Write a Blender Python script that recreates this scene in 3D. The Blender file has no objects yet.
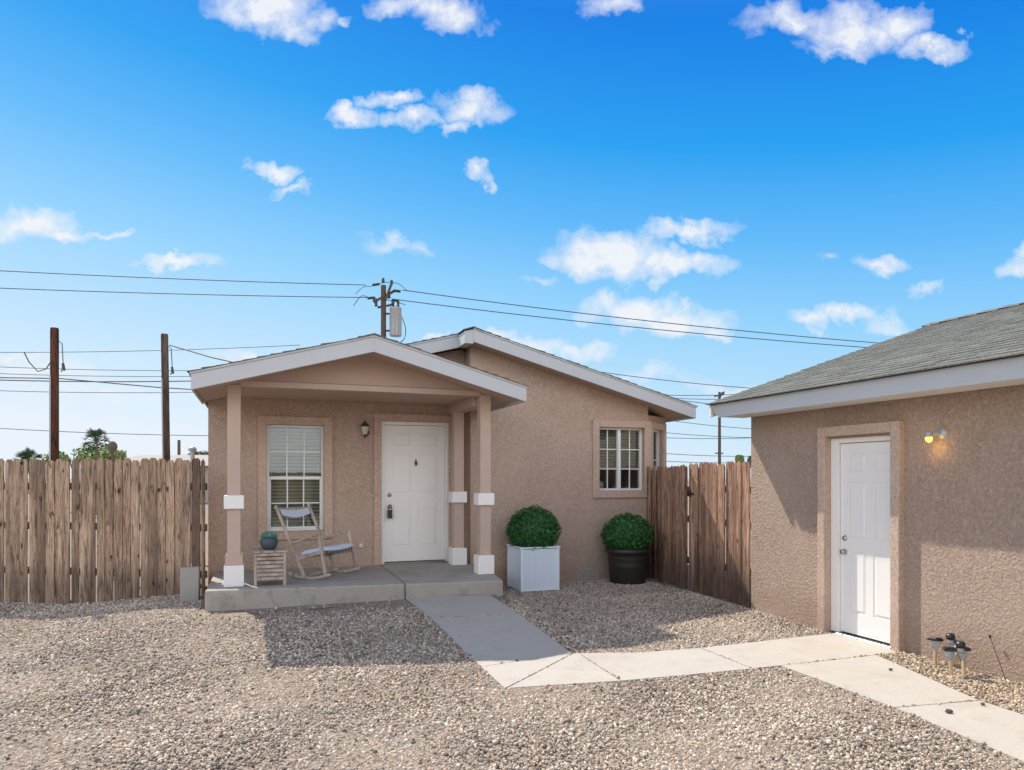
import bpy, bmesh, math, random
import numpy as np
from mathutils import Vector, Matrix, Euler
random.seed(7); rng = np.random.default_rng(7)
R = math.radians
scene = bpy.context.scene
COL = scene.collection
TH = R(20); CT, ST = math.cos(TH), math.sin(TH)
def W(a, b, z=0.0): return Vector((a*CT - b*ST, a*ST + b*CT, z))
def inv(x, y): return (x*CT + y*ST, -x*ST + y*CT)
def sstep(e0, e1, x):
    t = np.clip((x-e0)/(e1-e0), 0, 1); return t*t*(3-2*t)
def GZ(a, b):            # ground height of the yard
    s = sstep(4.6, 8.2, b)
    right = sstep(3.35, 2.7, a); left = sstep(-2.4, -.7, a)
    return s*(.035*sstep(-2.4, -.7, a) + .135*right*left)

# ------------------------------------------------------------------ materials
def mat(name):
    m = bpy.data.materials.new(name); m.use_nodes = True
    nt = m.node_tree; bs = nt.nodes['Principled BSDF']
    return m, nt, bs
def nd(nt, t, **kw):
    n = nt.nodes.new(t)
    for k, v in kw.items():
        if k in n.inputs.keys() if isinstance(k, str) else False: n.inputs[k].default_value = v
        else: setattr(n, k, v)
    return n
def noise(nt, scale, detail=3, rough=.55, vec=None, dist=0):
    n = nt.nodes.new('ShaderNodeTexNoise'); n.inputs['Scale'].default_value = scale
    n.inputs['Detail'].default_value = detail; n.inputs['Roughness'].default_value = rough
    n.inputs['Distortion'].default_value = dist
    if vec is not None: nt.links.new(vec, n.inputs['Vector'])
    return n.outputs['Fac']
def ramp(nt, fac, stops):
    r = nt.nodes.new('ShaderNodeValToRGB'); e = r.color_ramp.elements
    while len(e) < len(stops): e.new(.5)
    for i, (p, c) in enumerate(stops):
        e[i].position = p; e[i].color = (c, c, c, 1) if isinstance(c, (int, float)) else (*c, 1)
    nt.links.new(fac, r.inputs[0]); return r.outputs[0]
def mixc(nt, fac, a, b, mode='MIX'):
    n = nt.nodes.new('ShaderNodeMix'); n.data_type = 'RGBA'; n.blend_type = mode
    for s, v in ((0, fac), (6, a), (7, b)):
        if isinstance(v, bpy.types.NodeSocket): nt.links.new(v, n.inputs[s])
        elif s == 0: n.inputs[0].default_value = v
        else: n.inputs[s].default_value = (*v, 1)
    return n.outputs[2]
def math_(nt, op, a, b=None, clamp=False):
    n = nt.nodes.new('ShaderNodeMath'); n.operation = op; n.use_clamp = clamp
    for i, v in enumerate((a, b)):
        if v is None: continue
        if isinstance(v, bpy.types.NodeSocket): nt.links.new(v, n.inputs[i])
        else: n.inputs[i].default_value = v
    return n.outputs[0]
def objv(nt, scale=None):
    tc = nt.nodes.new('ShaderNodeTexCoord')
    if scale is None: return tc.outputs['Object']
    mp = nt.nodes.new('ShaderNodeMapping'); mp.inputs['Scale'].default_value = scale
    nt.links.new(tc.outputs['Object'], mp.inputs['Vector']); return mp.outputs[0]
def bump(nt, bs, h, strength=.5, dist=.01):
    b = nt.nodes.new('ShaderNodeBump'); b.inputs['Strength'].default_value = strength
    b.inputs['Distance'].default_value = dist; nt.links.new(h, b.inputs['Height'])
    nt.links.new(b.outputs[0], bs.inputs['Normal'])
def plain(name, col, rough=.6, var=.12, scale=8, bscale=60, bstr=.12, metal=0, spec=.5):
    m, nt, bs = mat(name); v = objv(nt)
    f = noise(nt, scale, 4, .6, v)
    c = mixc(nt, f, tuple(x*(1-var) for x in col), tuple(min(1, x*(1+var)) for x in col))
    nt.links.new(c, bs.inputs['Base Color']); bs.inputs['Roughness'].default_value = rough
    bs.inputs['Metallic'].default_value = metal; bs.inputs['Specular IOR Level'].default_value = spec
    if bstr: bump(nt, bs, noise(nt, bscale, 3, .6, v), bstr, .004)
    return m
def stucco(name, col, strength=.9, dist=.012):
    m, nt, bs = mat(name); v = objv(nt)
    big = noise(nt, 1.3, 4, .6, v); med = noise(nt, 42, 4, .65, v, .15)
    fine = noise(nt, 95, 3, .6, v)
    c = mixc(nt, big, tuple(x*.88 for x in col), tuple(x*1.1 for x in col))
    sp = ramp(nt, med, [(.38, .80), (.60, 1.07)])
    c = mixc(nt, 1, c, sp, 'MULTIPLY')
    # pale worn flecks on the high spots of the texture coat
    fl = ramp(nt, noise(nt, 27, 4, .75, v, .2), [(.52, 0.0), (.68, .45)])
    c = mixc(nt, fl, c, tuple(min(1, x*1.5+.04) for x in col))
    # faded patches and a splash line of red dirt at the base
    c = mixc(nt, ramp(nt, noise(nt, .55, 5, .7, v, .8), [(.45, 0.0), (.70, .45)]), c, tuple(x*1.18 for x in col))
    sp_ = nt.nodes.new('ShaderNodeSeparateXYZ'); nt.links.new(v, sp_.inputs[0])
    zz = math_(nt, 'ADD', sp_.outputs['Z'], math_(nt, 'MULTIPLY', noise(nt, 3.5, 5, .7, v), -.45))
    c = mixc(nt, ramp(nt, zz, [(-.05, .28), (.18, 0.0)]), c, (.30, .185, .13))
    nt.links.new(c, bs.inputs['Base Color']); bs.inputs['Roughness'].default_value = .95
    bs.inputs['Specular IOR Level'].default_value = .15
    h = math_(nt, 'ADD', ramp(nt, med, [(.36, 0.0), (.66, 1.0)]), math_(nt, 'MULTIPLY', fine, .7))
    bump(nt, bs, h, strength, dist)
    return m
M = {}
M['stucco'] = stucco('stucco_house', (.475, .357, .282), .65, .008)
M['stucco_g'] = stucco('stucco_garage', (.455, .345, .272), 1.0, .010)
M['trim_stucco'] = stucco('stucco_trim', (.50, .375, .295), .4, .005)
M['smooth_tan'] = plain('painted_tan', (.46, .335, .265), .8, .06, 3, 40, .08)
M['tan_wood'] = plain('painted_tan_wood', (.48, .36, .295), .75, .08, 5, 60, .1)
M['fascia'] = plain('painted_fascia', (.50, .515, .525), .7, .05, 4, 50, .08)
M['white'] = plain('white_paint', (.78, .77, .74), .5, .04, 4, 60, .05)
M['doorwhite'] = plain('door_paint', (.80, .78, .75), .38, .03, 3, 60, .04)
M['vinyl'] = plain('white_vinyl', (.78, .78, .76), .4, .03, 3, 60, 0)
M['planter_white'] = plain('planter_white', (.69, .78, .87), .45, .03, 3, 60, .03)
M['black_plastic'] = plain('dark_resin', (.028, .024, .020), .5, .2, 6, 60, .05)
M['nickel'] = plain('satin_nickel', (.45, .43, .40), .3, .05, 5, 60, 0, 1)
M['dark_metal'] = plain('dark_metal', (.06, .055, .05), .45, .1, 5, 60, 0, .6)
M['black'] = plain('black_plastic', (.015, .015, .016), .4, .1, 5, 60, 0)
M['bronze'] = plain('aged_bronze', (.13, .09, .06), .5, .15, 12, 60, .1, .7)
M['teak'] = None
M['cushion'] = plain('pale_blue_cushion', (.55, .63, .73), .9, .06, 30, 160, .35)
M['rope'] = plain('dark_rope', (.05, .055, .07), .9, .2, 30, 100, .2)
M['potblue'] = plain('slate_pot', (.055, .07, .09), .6, .15, 14, 60, .1)
M['grey_steel'] = plain('transformer_paint', (.36, .36, .35), .5, .06, 3, 60, 0)
M['cable'] = plain('cable', (.06, .065, .07), .7, .1, 3, 60, 0)
M['galv'] = plain('galvanised', (.42, .43, .43), .5, .1, 9, 60, .05, .4)
M['soffit_white'] = plain('soffit_white', (.74, .73, .71), .7, .03, 3, 60, 0)
M['solar_amber'] = plain('solar_stake', (.50, .36, .20), .5, .12, 12, 60, .05)
M['solar_clear'] = plain('clear_grey_plastic', (.33, .37, .38), .25, .1, 12, 60, 0)
M['blind'] = plain('blinds', (.46, .48, .42), .6, .05, 3, 60, 0)
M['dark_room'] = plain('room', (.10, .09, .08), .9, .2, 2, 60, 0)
M['far_wall'] = plain('far_wall', (.36, .31, .27), .9, .08, .5, 6, .1)
M['far_roof'] = plain('far_roof', (.33, .29, .26), .9, .1, .8, 6, .1)
M['leaf_far'] = plain('far_leaves', (.10, .15, .045), .8, .4, 1.2, 9, 0)
M['palm_leaf'] = plain('palm_leaves', (.045, .085, .035), .7, .3, 2, 9, 0)
M['bark'] = plain('bark', (.16, .12, .085), .95, .3, 8, 30, .4)
M['cinder'] = plain('cinder_block', (.33, .32, .29), .95, .12, 14, 120, .5)
M['rockdark'] = plain('dark_rock', (.10, .085, .075), .95, .3, 20, 60, .4)
M['twig'] = plain('twig', (.10, .075, .055), .9, .2, 20, 60, .2)
M['receptacle'] = plain('receptacle', (.50, .40, .33), .5, .04, 5, 60, 0)

def woodmat(name, cols, grain=1.0, rough=.85, knots=True, stain=.25, stainz=.35):
    m, nt, bs = mat(name)
    geo = nt.nodes.new('ShaderNodeNewGeometry'); rnd = geo.outputs['Random Per Island']
    tc = nt.nodes.new('ShaderNodeTexCoord')
    off = nt.nodes.new('ShaderNodeVectorMath'); off.operation = 'SCALE'
    comb = nt.nodes.new('ShaderNodeCombineXYZ')
    for i in range(3): nt.links.new(rnd, comb.inputs[i])
    nt.links.new(comb.outputs[0], off.inputs[0]); off.inputs['Scale'].default_value = 37.
    add = nt.nodes.new('ShaderNodeVectorMath'); add.operation = 'ADD'
    nt.links.new(tc.outputs['Object'], add.inputs[0]); nt.links.new(off.outputs[0], add.inputs[1])
    mp = nt.nodes.new('ShaderNodeMapping'); mp.inputs['Scale'].default_value = (1, 1, .09)
    nt.links.new(add.outputs[0], mp.inputs['Vector'])
    g = noise(nt, 55*grain, 5, .65, mp.outputs[0], .8)
    g2 = noise(nt, 9, 3, .6, mp.outputs[0], .4)
    c = ramp(nt, rnd, [(0, cols[0]), (.4, cols[1]), (.75, cols[2]), (1, cols[3])])
    nt.nodes[-1].color_ramp.interpolation = 'LINEAR'
    gv = ramp(nt, g, [(.32, .22), (.46, .82), (.58, 1.05), (.75, 1.4)])
    c = mixc(nt, 1.0 if knots else .5, c, gv, 'MULTIPLY')
    c = mixc(nt, ramp(nt, g2, [(.45, 0.0), (.66, .75)]), c, tuple(x*.35 for x in cols[1]))
    g3 = noise(nt, 26, 4, .7, mp.outputs[0], 1.2)
    if knots: c = mixc(nt, ramp(nt, g3, [(.52, 0.0), (.64, .85)]), c, tuple(x*.20 for x in cols[1]))
    h = g
    if knots:
        vo = nt.nodes.new('ShaderNodeTexVoronoi'); vo.inputs['Scale'].default_value = 5.5
        mp2 = nt.nodes.new('ShaderNodeMapping'); mp2.inputs['Scale'].default_value = (1.6, 1.6, .75)
        nt.links.new(add.outputs[0], mp2.inputs['Vector'])
        wz = nt.nodes.new('ShaderNodeTexNoise'); wz.inputs['Scale'].default_value = 11; nt.links.new(mp2.outputs[0], wz.inputs['Vector'])
        wa = nt.nodes.new('ShaderNodeVectorMath'); wa.operation = 'MULTIPLY_ADD'; nt.links.new(wz.outputs['Color'], wa.inputs[0]); wa.inputs[1].default_value = (.16, .16, .16); nt.links.new(mp2.outputs[0], wa.inputs[2])
        nt.links.new(wa.outputs[0], vo.inputs['Vector'])
        kk = nt.nodes.new('ShaderNodeSeparateColor'); nt.links.new(vo.outputs['Color'], kk.inputs[0])
        k = math_(nt, 'MULTIPLY', ramp(nt, vo.outputs['Distance'], [(.08, 1.0), (.24, 0.0)]), ramp(nt, kk.outputs[0], [(.30, 0.0), (.55, 1.0)]))
        c = mixc(nt, k, c, (.03, .018, .012))
    if stain:
        sp = nt.nodes.new('ShaderNodeSeparateXYZ'); nt.links.new(tc.outputs['Object'], sp.inputs[0])
        zz = math_(nt, 'ADD', sp.outputs['Z'], math_(nt, 'MULTIPLY', noise(nt, 14, 3, .6, mp.outputs[0]), -.55))
        k2 = ramp(nt, zz, [(-.0, stain), (stainz, 0.0)])
        c = mixc(nt, math_(nt, 'MULTIPLY', k2, 1.8, True), c, (.05, .035, .03))
    nt.links.new(c, bs.inputs['Base Color']); bs.inputs['Roughness'].default_value = rough
    bs.inputs['Specular IOR Level'].default_value = .2
    bump(nt, bs, h, .6, .006)
    return m
M['fence'] = woodmat('weathered_fence', [(.16, .105, .075), (.45, .31, .215), (.58, .41, .285), (.27, .185, .13)])
M['fence_r'] = woodmat('weathered_fence_red', [(.22, .125, .085), (.47, .28, .185), (.60, .37, .24), (.33, .20, .14)], 1.0, .85, True, .4, .55)
M['rail'] = woodmat('fence_rail', [(.13, .09, .07), (.16, .11, .08), (.18, .13, .10), (.12, .08, .06)], 1, .9, False, 0)
M['teak'] = woodmat('washed_teak', [(.44, .36, .30), (.48, .39, .32), (.52, .43, .36), (.46, .38, .32)], 1.4, .7, False, 0)
M['chairwood'] = woodmat('chair_wood', [(.54, .43, .35), (.57, .46, .375), (.60, .48, .39), (.54, .43, .35)], 1.4, .6, False, 0)
M['polewood'] = woodmat('pole_wood', [(.13, .055, .03)]*4, .7, .9, True, 0)
M['polewood2'] = woodmat('pole_wood_grey', [(.16, .11, .085)]*4, .7, .9, True, 0)

def concrete(name, c1, c2, stains=.5):
    m, nt, bs = mat(name); v = objv(nt)
    f = noise(nt, 1.6, 5, .65, v); f2 = noise(nt, 60, 3, .6, v); f3 = noise(nt, 4.5, 5, .7, v, .5)
    c = mixc(nt, f, c1, c2)
    c = mixc(nt, 1, c, ramp(nt, f2, [(.3, .9), (.7, 1.06)]), 'MULTIPLY')
    c = mixc(nt, ramp(nt, f3, [(.52, 0.0), (.75, stains)]), c, tuple(x*.55 for x in c1))
    c = mixc(nt, ramp(nt, noise(nt, .9, 5, .75, v, 1.2), [(.52, 0.0), (.72, .5)]), c, (c1[0]*.98, c1[1]*.80, c1[2]*.66))
    nt.links.new(c, bs.inputs['Base Color']); bs.inputs['Roughness'].default_value = .9
    bs.inputs['Specular IOR Level'].default_value = .25
    bump(nt, bs, f2, .25, .004); return m
M['walk'] = concrete('walk_concrete', (.41, .375, .33), (.475, .435, .385), .30)
M['slab'] = concrete('porch_concrete', (.33, .30, .265), (.41, .38, .335), .8)

def shingle(name):
    m, nt, bs = mat(name); v = objv(nt)
    geo = nt.nodes.new('ShaderNodeNewGeometry')
    c = ramp(nt, geo.outputs['Random Per Island'], [(0, (.125, .128, .118)), (.35, (.145, .148, .134)), (.7, (.165, .165, .148)), (1, (.14, .137, .126))])
    c = mixc(nt, 1, c, ramp(nt, noise(nt, 55, 4, .75, v), [(.35, .5), (.65, 1.45)]), 'MULTIPLY')
    nt.links.new(c, bs.inputs['Base Color']); bs.inputs['Roughness'].default_value = .95
    bs.inputs['Specular IOR Level'].default_value = .2
    bump(nt, bs, noise(nt, 200, 2, .6, v), .5, .003); return m
M['shingle'] = shingle('asphalt_shingle')
M['drip'] = plain('drip_edge', (.10, .10, .10), .8, .1, 5, 60, 0)

def glassmat():
    m, nt, bs = mat('window_glass'); nt.nodes.remove(bs)
    out = nt.nodes['Material Output']
    tr = nt.nodes.new('ShaderNodeBsdfTransparent'); tr.inputs[0].default_value = (.84, .89, .86, 1)
    gl = nt.nodes.new('ShaderNodeBsdfGlossy'); gl.inputs['Roughness'].default_value = .01
    fr = nt.nodes.new('ShaderNodeFresnel'); fr.inputs['IOR'].default_value = 1.55
    mx = nt.nodes.new('ShaderNodeMixShader')
    b = nt.nodes.new('ShaderNodeBump'); b.inputs['Strength'].default_value = .05; b.inputs['Distance'].default_value = .02
    nt.links.new(noise(nt, 2.2, 1, .5, objv(nt)), b.inputs['Height']); nt.links.new(b.outputs[0], gl.inputs['Normal'])
    f = math_(nt, 'ADD', fr.outputs[0], .05, True)
    nt.links.new(f, mx.inputs[0]); nt.links.new(tr.outputs[0], mx.inputs[1]); nt.links.new(gl.outputs[0], mx.inputs[2])
    nt.links.new(mx.outputs[0], out.inputs['Surface']); return m
M['glass'] = glassmat()
def emit(name, col, s):
    m, nt, bs = mat(name); bs.inputs['Emission Color'].default_value = (*col, 1); bs.inputs['Emission Strength'].default_value = s
    bs.inputs['Base Color'].default_value = (*col, 1); return m
M['lamp_glow'] = emit('lit_bulb', (1.0, .62, .10), 1.5)
M['frosted'] = plain('frosted_glass', (.55, .52, .47), .3, .05, 4, 60, 0)

def leafmat(name, c1, c2, c3):
    m, nt, bs = mat(name); geo = nt.nodes.new('ShaderNodeNewGeometry')
    c = ramp(nt, geo.outputs['Random Per Island'], [(0, c1), (.5, c2), (1, c3)])
    nt.links.new(c, bs.inputs['Base Color']); bs.inputs['Roughness'].default_value = .55
    bs.inputs['Specular IOR Level'].default_value = .3
    return m
M['box_leaf'] = leafmat('boxwood_leaf', (.008, .045, .012), (.025, .105, .024), (.07, .23, .06))
M['succ_leaf'] = leafmat('succulent_leaf', (.05, .16, .11), (.09, .24, .17), (.16, .34, .25))
M['bush_leaf'] = leafmat('desert_bush_leaf', (.12, .17, .05), (.20, .27, .08), (.30, .37, .14))
M['bush_leaf_d'] = leafmat('dark_bush_leaf', (.03, .05, .02), (.05, .08, .03), (.08, .12, .05))

def attrmat():
    m, nt, bs = mat('gravel_stones'); a = nt.nodes.new('ShaderNodeAttribute'); a.attribute_name = 'Col'
    v = objv(nt)
    c = mixc(nt, 1, a.outputs['Color'], ramp(nt, noise(nt, 120, 2, .6, v), [(.3, .8), (.7, 1.15)]), 'MULTIPLY')
    nt.links.new(c, bs.inputs['Base Color']); bs.inputs['Roughness'].default_value = .9
    bs.inputs['Specular IOR Level'].default_value = .25
    return m
M['stones'] = attrmat()
def groundmat():
    m, nt, bs = mat('yard_dirt'); v = objv(nt)
    big = noise(nt, .5, 5, .6, v); f = noise(nt, 9, 5, .7, v)
    c = mixc(nt, big, (.21, .155, .115), (.31, .23, .17))
    c = mixc(nt, 1, c, ramp(nt, f, [(.3, .75), (.7, 1.2)]), 'MULTIPLY')
    vo = nt.nodes.new('ShaderNodeTexVoronoi'); vo.inputs['Scale'].default_value = 55; nt.links.new(v, vo.inputs['Vector'])
    peb = ramp(nt, vo.outputs['Color'], [(.2, (.13, .105, .085)), (.6, (.30, .25, .205)), (.95, (.50, .44, .37))])
    c = mixc(nt, .55, c, peb)
    nt.links.new(c, bs.inputs['Base Color']); bs.inputs['Roughness'].default_value = .95
    bs.inputs['Specular IOR Level'].default_value = .15
    h = math_(nt, 'SUBTRACT', 1.0, vo.outputs['Distance'])
    bump(nt, bs, h, .8, .012); return m
M['dirt'] = groundmat()

# ------------------------------------------------------------------ mesh helpers
def tag(o, label=None, cat=None, group=None, kind=None):
    if label: o['label'] = label
    if cat: o['category'] = cat
    if group: o['group'] = group
    if kind: o['kind'] = kind
    return o
class Root:
    """an Empty at the thing's base; children are given in site (a,b,z) coordinates"""
    def __init__(s, name, a, b, z, label, cat, group=None, rot=TH, world=False):
        s.o = bpy.data.objects.new(name, None); COL.objects.link(s.o); s.o.empty_display_size = .2
        if world: s.o.location = (a, b, z)
        else: s.o.location = W(a, b, z)
        s.o.rotation_euler = (0, 0, rot); s.off = Vector((a, b, z)) if rot == TH and not world else Vector((0, 0, 0))
        tag(s.o, label, cat, group)
class MB:
    def __init__(s): s.v = []; s.f = []; s.sm = []
    def add(s, vs, fs, smooth=False):
        n = len(s.v); s.v += [tuple(v) for v in vs]; s.f += [tuple(i+n for i in f) for f in fs]; s.sm += [smooth]*len(fs)
        return s
    def box(s, x0, x1, y0, y1, z0, z1):
        return s.add([(x, y, z) for z in (z0, z1) for x, y in ((x0, y0), (x1, y0), (x1, y1), (x0, y1))],
              [(3, 2, 1, 0), (4, 5, 6, 7), (0, 1, 5, 4), (1, 2, 6, 5), (2, 3, 7, 6), (3, 0, 4, 7)])
    def prism(s, poly, y0, y1, axis='y'):   # polygon in (x,z) [axis y], (x,y) [axis z] or (y,z) [axis x], extruded
        n = len(poly)
        if axis == 'y': vs = [(p[0], y, p[1]) for y in (y0, y1) for p in poly]
        elif axis == 'z': vs = [(p[0], p[1], y) for y in (y0, y1) for p in poly]
        else: vs = [(y, p[0], p[1]) for y in (y0, y1) for p in poly]
        fs = [tuple(range(n)), tuple(range(2*n-1, n-1, -1))] + [(i, i+n, (i+1) % n+n, (i+1) % n) for i in range(n)]
        return s.add(vs, fs)
    def tube(s, pts, r, n=8, r1=None, cap=True):
        pts = [Vector(p) for p in pts]; m = len(pts); vs = []
        rr = r if isinstance(r, (list, tuple)) else [r + ((r1 if r1 is not None else r)-r)*i/max(1, m-1) for i in range(m)]
        for i, p in enumerate(pts):
            t = (pts[min(i+1, m-1)]-pts[max(i-1, 0)]).normalized()
            up = Vector((0, 0, 1)) if abs(t.z) < .95 else Vector((1, 0, 0))
            x = t.cross(up).normalized(); y = x.cross(t).normalized()
            for k in range(n):
                an = 2*math.pi*k/n; vs.append(p + x*math.cos(an)*rr[i] + y*math.sin(an)*rr[i])
        fs = [(i*n+k, i*n+(k+1) % n, (i+1)*n+(k+1) % n, (i+1)*n+k) for i in range(m-1) for k in range(n)]
        s.add(vs, fs, True)
        if cap: s.add(vs[:n], [tuple(range(n))]); s.add(vs[-n:], [tuple(range(n-1, -1, -1))])
        return s
    def beam(s, p, q, w, h, up=(0, 0, 1)):   # rectangular bar from p to q
        p, q = Vector(p), Vector(q); t = (q-p).normalized(); x = t.cross(Vector(up)).normalized(); y = x.cross(t)
        vs = [c + x*i*w/2 + y*j*h/2 for c in (p, q) for i, j in ((-1, -1), (1, -1), (1, 1), (-1, 1))]
        return s.add(vs, [(3, 2, 1, 0), (4, 5, 6, 7), (0, 1, 5, 4), (1, 2, 6, 5), (2, 3, 7, 6), (3, 0, 4, 7)])
    def lathe(s, prof, c=(0, 0, 0), n=28, axis='z', smooth=True):
        vs = []; c = Vector(c)
        for r, h in prof:
            for k in range(n):
                an = 2*math.pi*k/n; x, y = r*math.cos(an), r*math.sin(an)
                vs.append(c + (Vector((x, y, h)) if axis == 'z' else Vector((x, h, y)) if axis == 'y' else Vector((h, x, y))))
        m = len(prof)
        fs = [(i*n+k, i*n+(k+1) % n, (i+1)*n+(k+1) % n, (i+1)*n+k) for i in range(m-1) for k in range(n)]
        return s.add(vs, fs, smooth)
    def xf(s, fn): s.v = [tuple(fn(Vector(v))) for v in s.v]; return s
    def build(s, name, material, parent=None, bevel=0, seg=1, label=None, kind=None):
        off = Vector((0, 0, 0)); po = None
        if isinstance(parent, Root): off = parent.off; po = parent.o
        elif parent is not None: po = parent; off = Vector(parent.get('_off', (0, 0, 0)))
        me = bpy.data.meshes.new(name)
        me.from_pydata([tuple(Vector(v)-off) for v in s.v], [], s.f)
        me.polygons.foreach_set('use_smooth', s.sm)
        me.materials.append(material if not isinstance(material, str) else M[material])
        me.update()
        bm = bmesh.new(); bm.from_mesh(me); bmesh.ops.recalc_face_normals(bm, faces=bm.faces); bm.to_mesh(me); bm.free()
        o = bpy.data.objects.new(name, me); COL.objects.link(o)
        if po: o.parent = po
        o['_off'] = tuple(off)
        if bevel:
            mo = o.modifiers.new('Bevel', 'BEVEL'); mo.width = bevel; mo.segments = seg; mo.limit_method = 'ANGLE'; mo.angle_limit = R(40)
        if label: o['label'] = label
        if kind: o['kind'] = kind
        return o

# ------------------------------------------------------------------ ground
def axis_coords(lo, hi, step):
    c = list(np.arange(lo, hi+1e-6, step)); d = step; x = lo; y = hi
    while x > -420: d *= 1.5; x -= d; c.insert(0, x)
    d = step
    while y < 420: d *= 1.5; y += d; c.append(y)
    return np.array(c)
xs, ys = axis_coords(-9, 9, .2), axis_coords(-1, 14, .2)
XX, YY = np.meshgrid(xs, ys); AA = XX*CT+YY*ST; BB = -XX*ST+YY*CT
ZZ = GZ(AA, BB) + .006*np.sin(XX*3.1+1)*np.sin(YY*2.7)*(abs(XX) < 9)*(YY < 14)
g = MB(); g.v = [(float(x), float(y), float(z)) for x, y, z in zip(XX.ravel(), YY.ravel(), ZZ.ravel())]
nx = len(xs); g.f = [(j*nx+i, j*nx+i+1, (j+1)*nx+i+1, (j+1)*nx+i) for j in range(len(ys)-1) for i in range(nx-1)]; g.sm = [True]*len(g.f)
gr = g.build('ground', 'dirt'); tag(gr, kind='structure')

# walks (a,b) polygons, laid out from the porch to the side door and along the outbuilding
def walk(name, polys, th=.010):
    o = MB()
    for poly in polys:
        # subdivide quads so they follow the grade
        p = [Vector((*q, 0)) for q in poly]; n = 8
        top = []
        for i in range(n+1):
            for j in range(n+1):
                u, v = i/n, j/n
                q = (p[0]*(1-u)+p[3]*u)*(1-v) + (p[1]*(1-u)+p[2]*u)*v
                top.append((q.x, q.y, float(GZ(q.x, q.y))+th))
        fs = [(i*(n+1)+j, i*(n+1)+j+1, (i+1)*(n+1)+j+1, (i+1)*(n+1)+j) for i in range(n) for j in range(n)]
        o.add(top, fs)
        N = (n+1)**2; ring = [i*(n+1) for i in range(n+1)] + [n*(n+1)+j for j in range(1, n+1)] + [i*(n+1)+n for i in range(n-1, -1, -1)] + [j for j in range(n-1, 0, -1)]
        rv = [top[k] for k in ring]; m = len(rv)
        o.add(rv + [(x, y, z-.12) for x, y, z in rv], [(i, (i+1) % m, (i+1) % m+m, i+m) for i in range(m)])
    o.xf(lambda v: W(v.x, v.y, v.z))
    w = o.build(name, 'walk'); tag(w, kind='structure'); return w
jg = .007
W1 = [[(1.67, 8.30), (2.68, 8.20), (2.665, 7.10+jg), (1.72, 7.22+jg)],
      [(1.72, 7.22-jg), (2.665, 7.10-jg), (2.655, 5.73), (1.765, 5.60)],
      [(1.765, 5.60-jg), (2.650, 5.73-jg*2), (2.64, 5.71), (1.78, 5.05)],]
W2 = [[(1.80, 5.045), (2.66, 5.705), (2.71, 5.70), (2.71, 4.93)],
      [(2.722, 4.928), (2.722, 5.70), (3.93, 5.60), (3.93, 4.872)],
      [(3.942, 4.872), (3.942, 5.60), (5.615, 5.66), (5.615, 4.86)]]
W3 = [[(4.20, 4.86), (5.27, 4.85), (4.93, 3.70), (4.20, 3.78)],
      [(4.20, 3.766), (4.93, 3.686), (4.90, 2.4), (4.20, 2.45)], [(4.20, 2.436), (4.90, 2.386), (4.88, .2), (4.20, .2)]]
W3 = [[(4.23, 4.862), (5.30, 4.852), (4.925, 3.62), (4.215, 3.71)],
      [(4.215, 3.698), (4.925, 3.608), (4.86, 2.3), (4.06, 2.35)], [(4.06, 2.338), (4.86, 2.288), (4.80, .0), (3.95, .0)]]
walk('path', W1+W2+W3)

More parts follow.
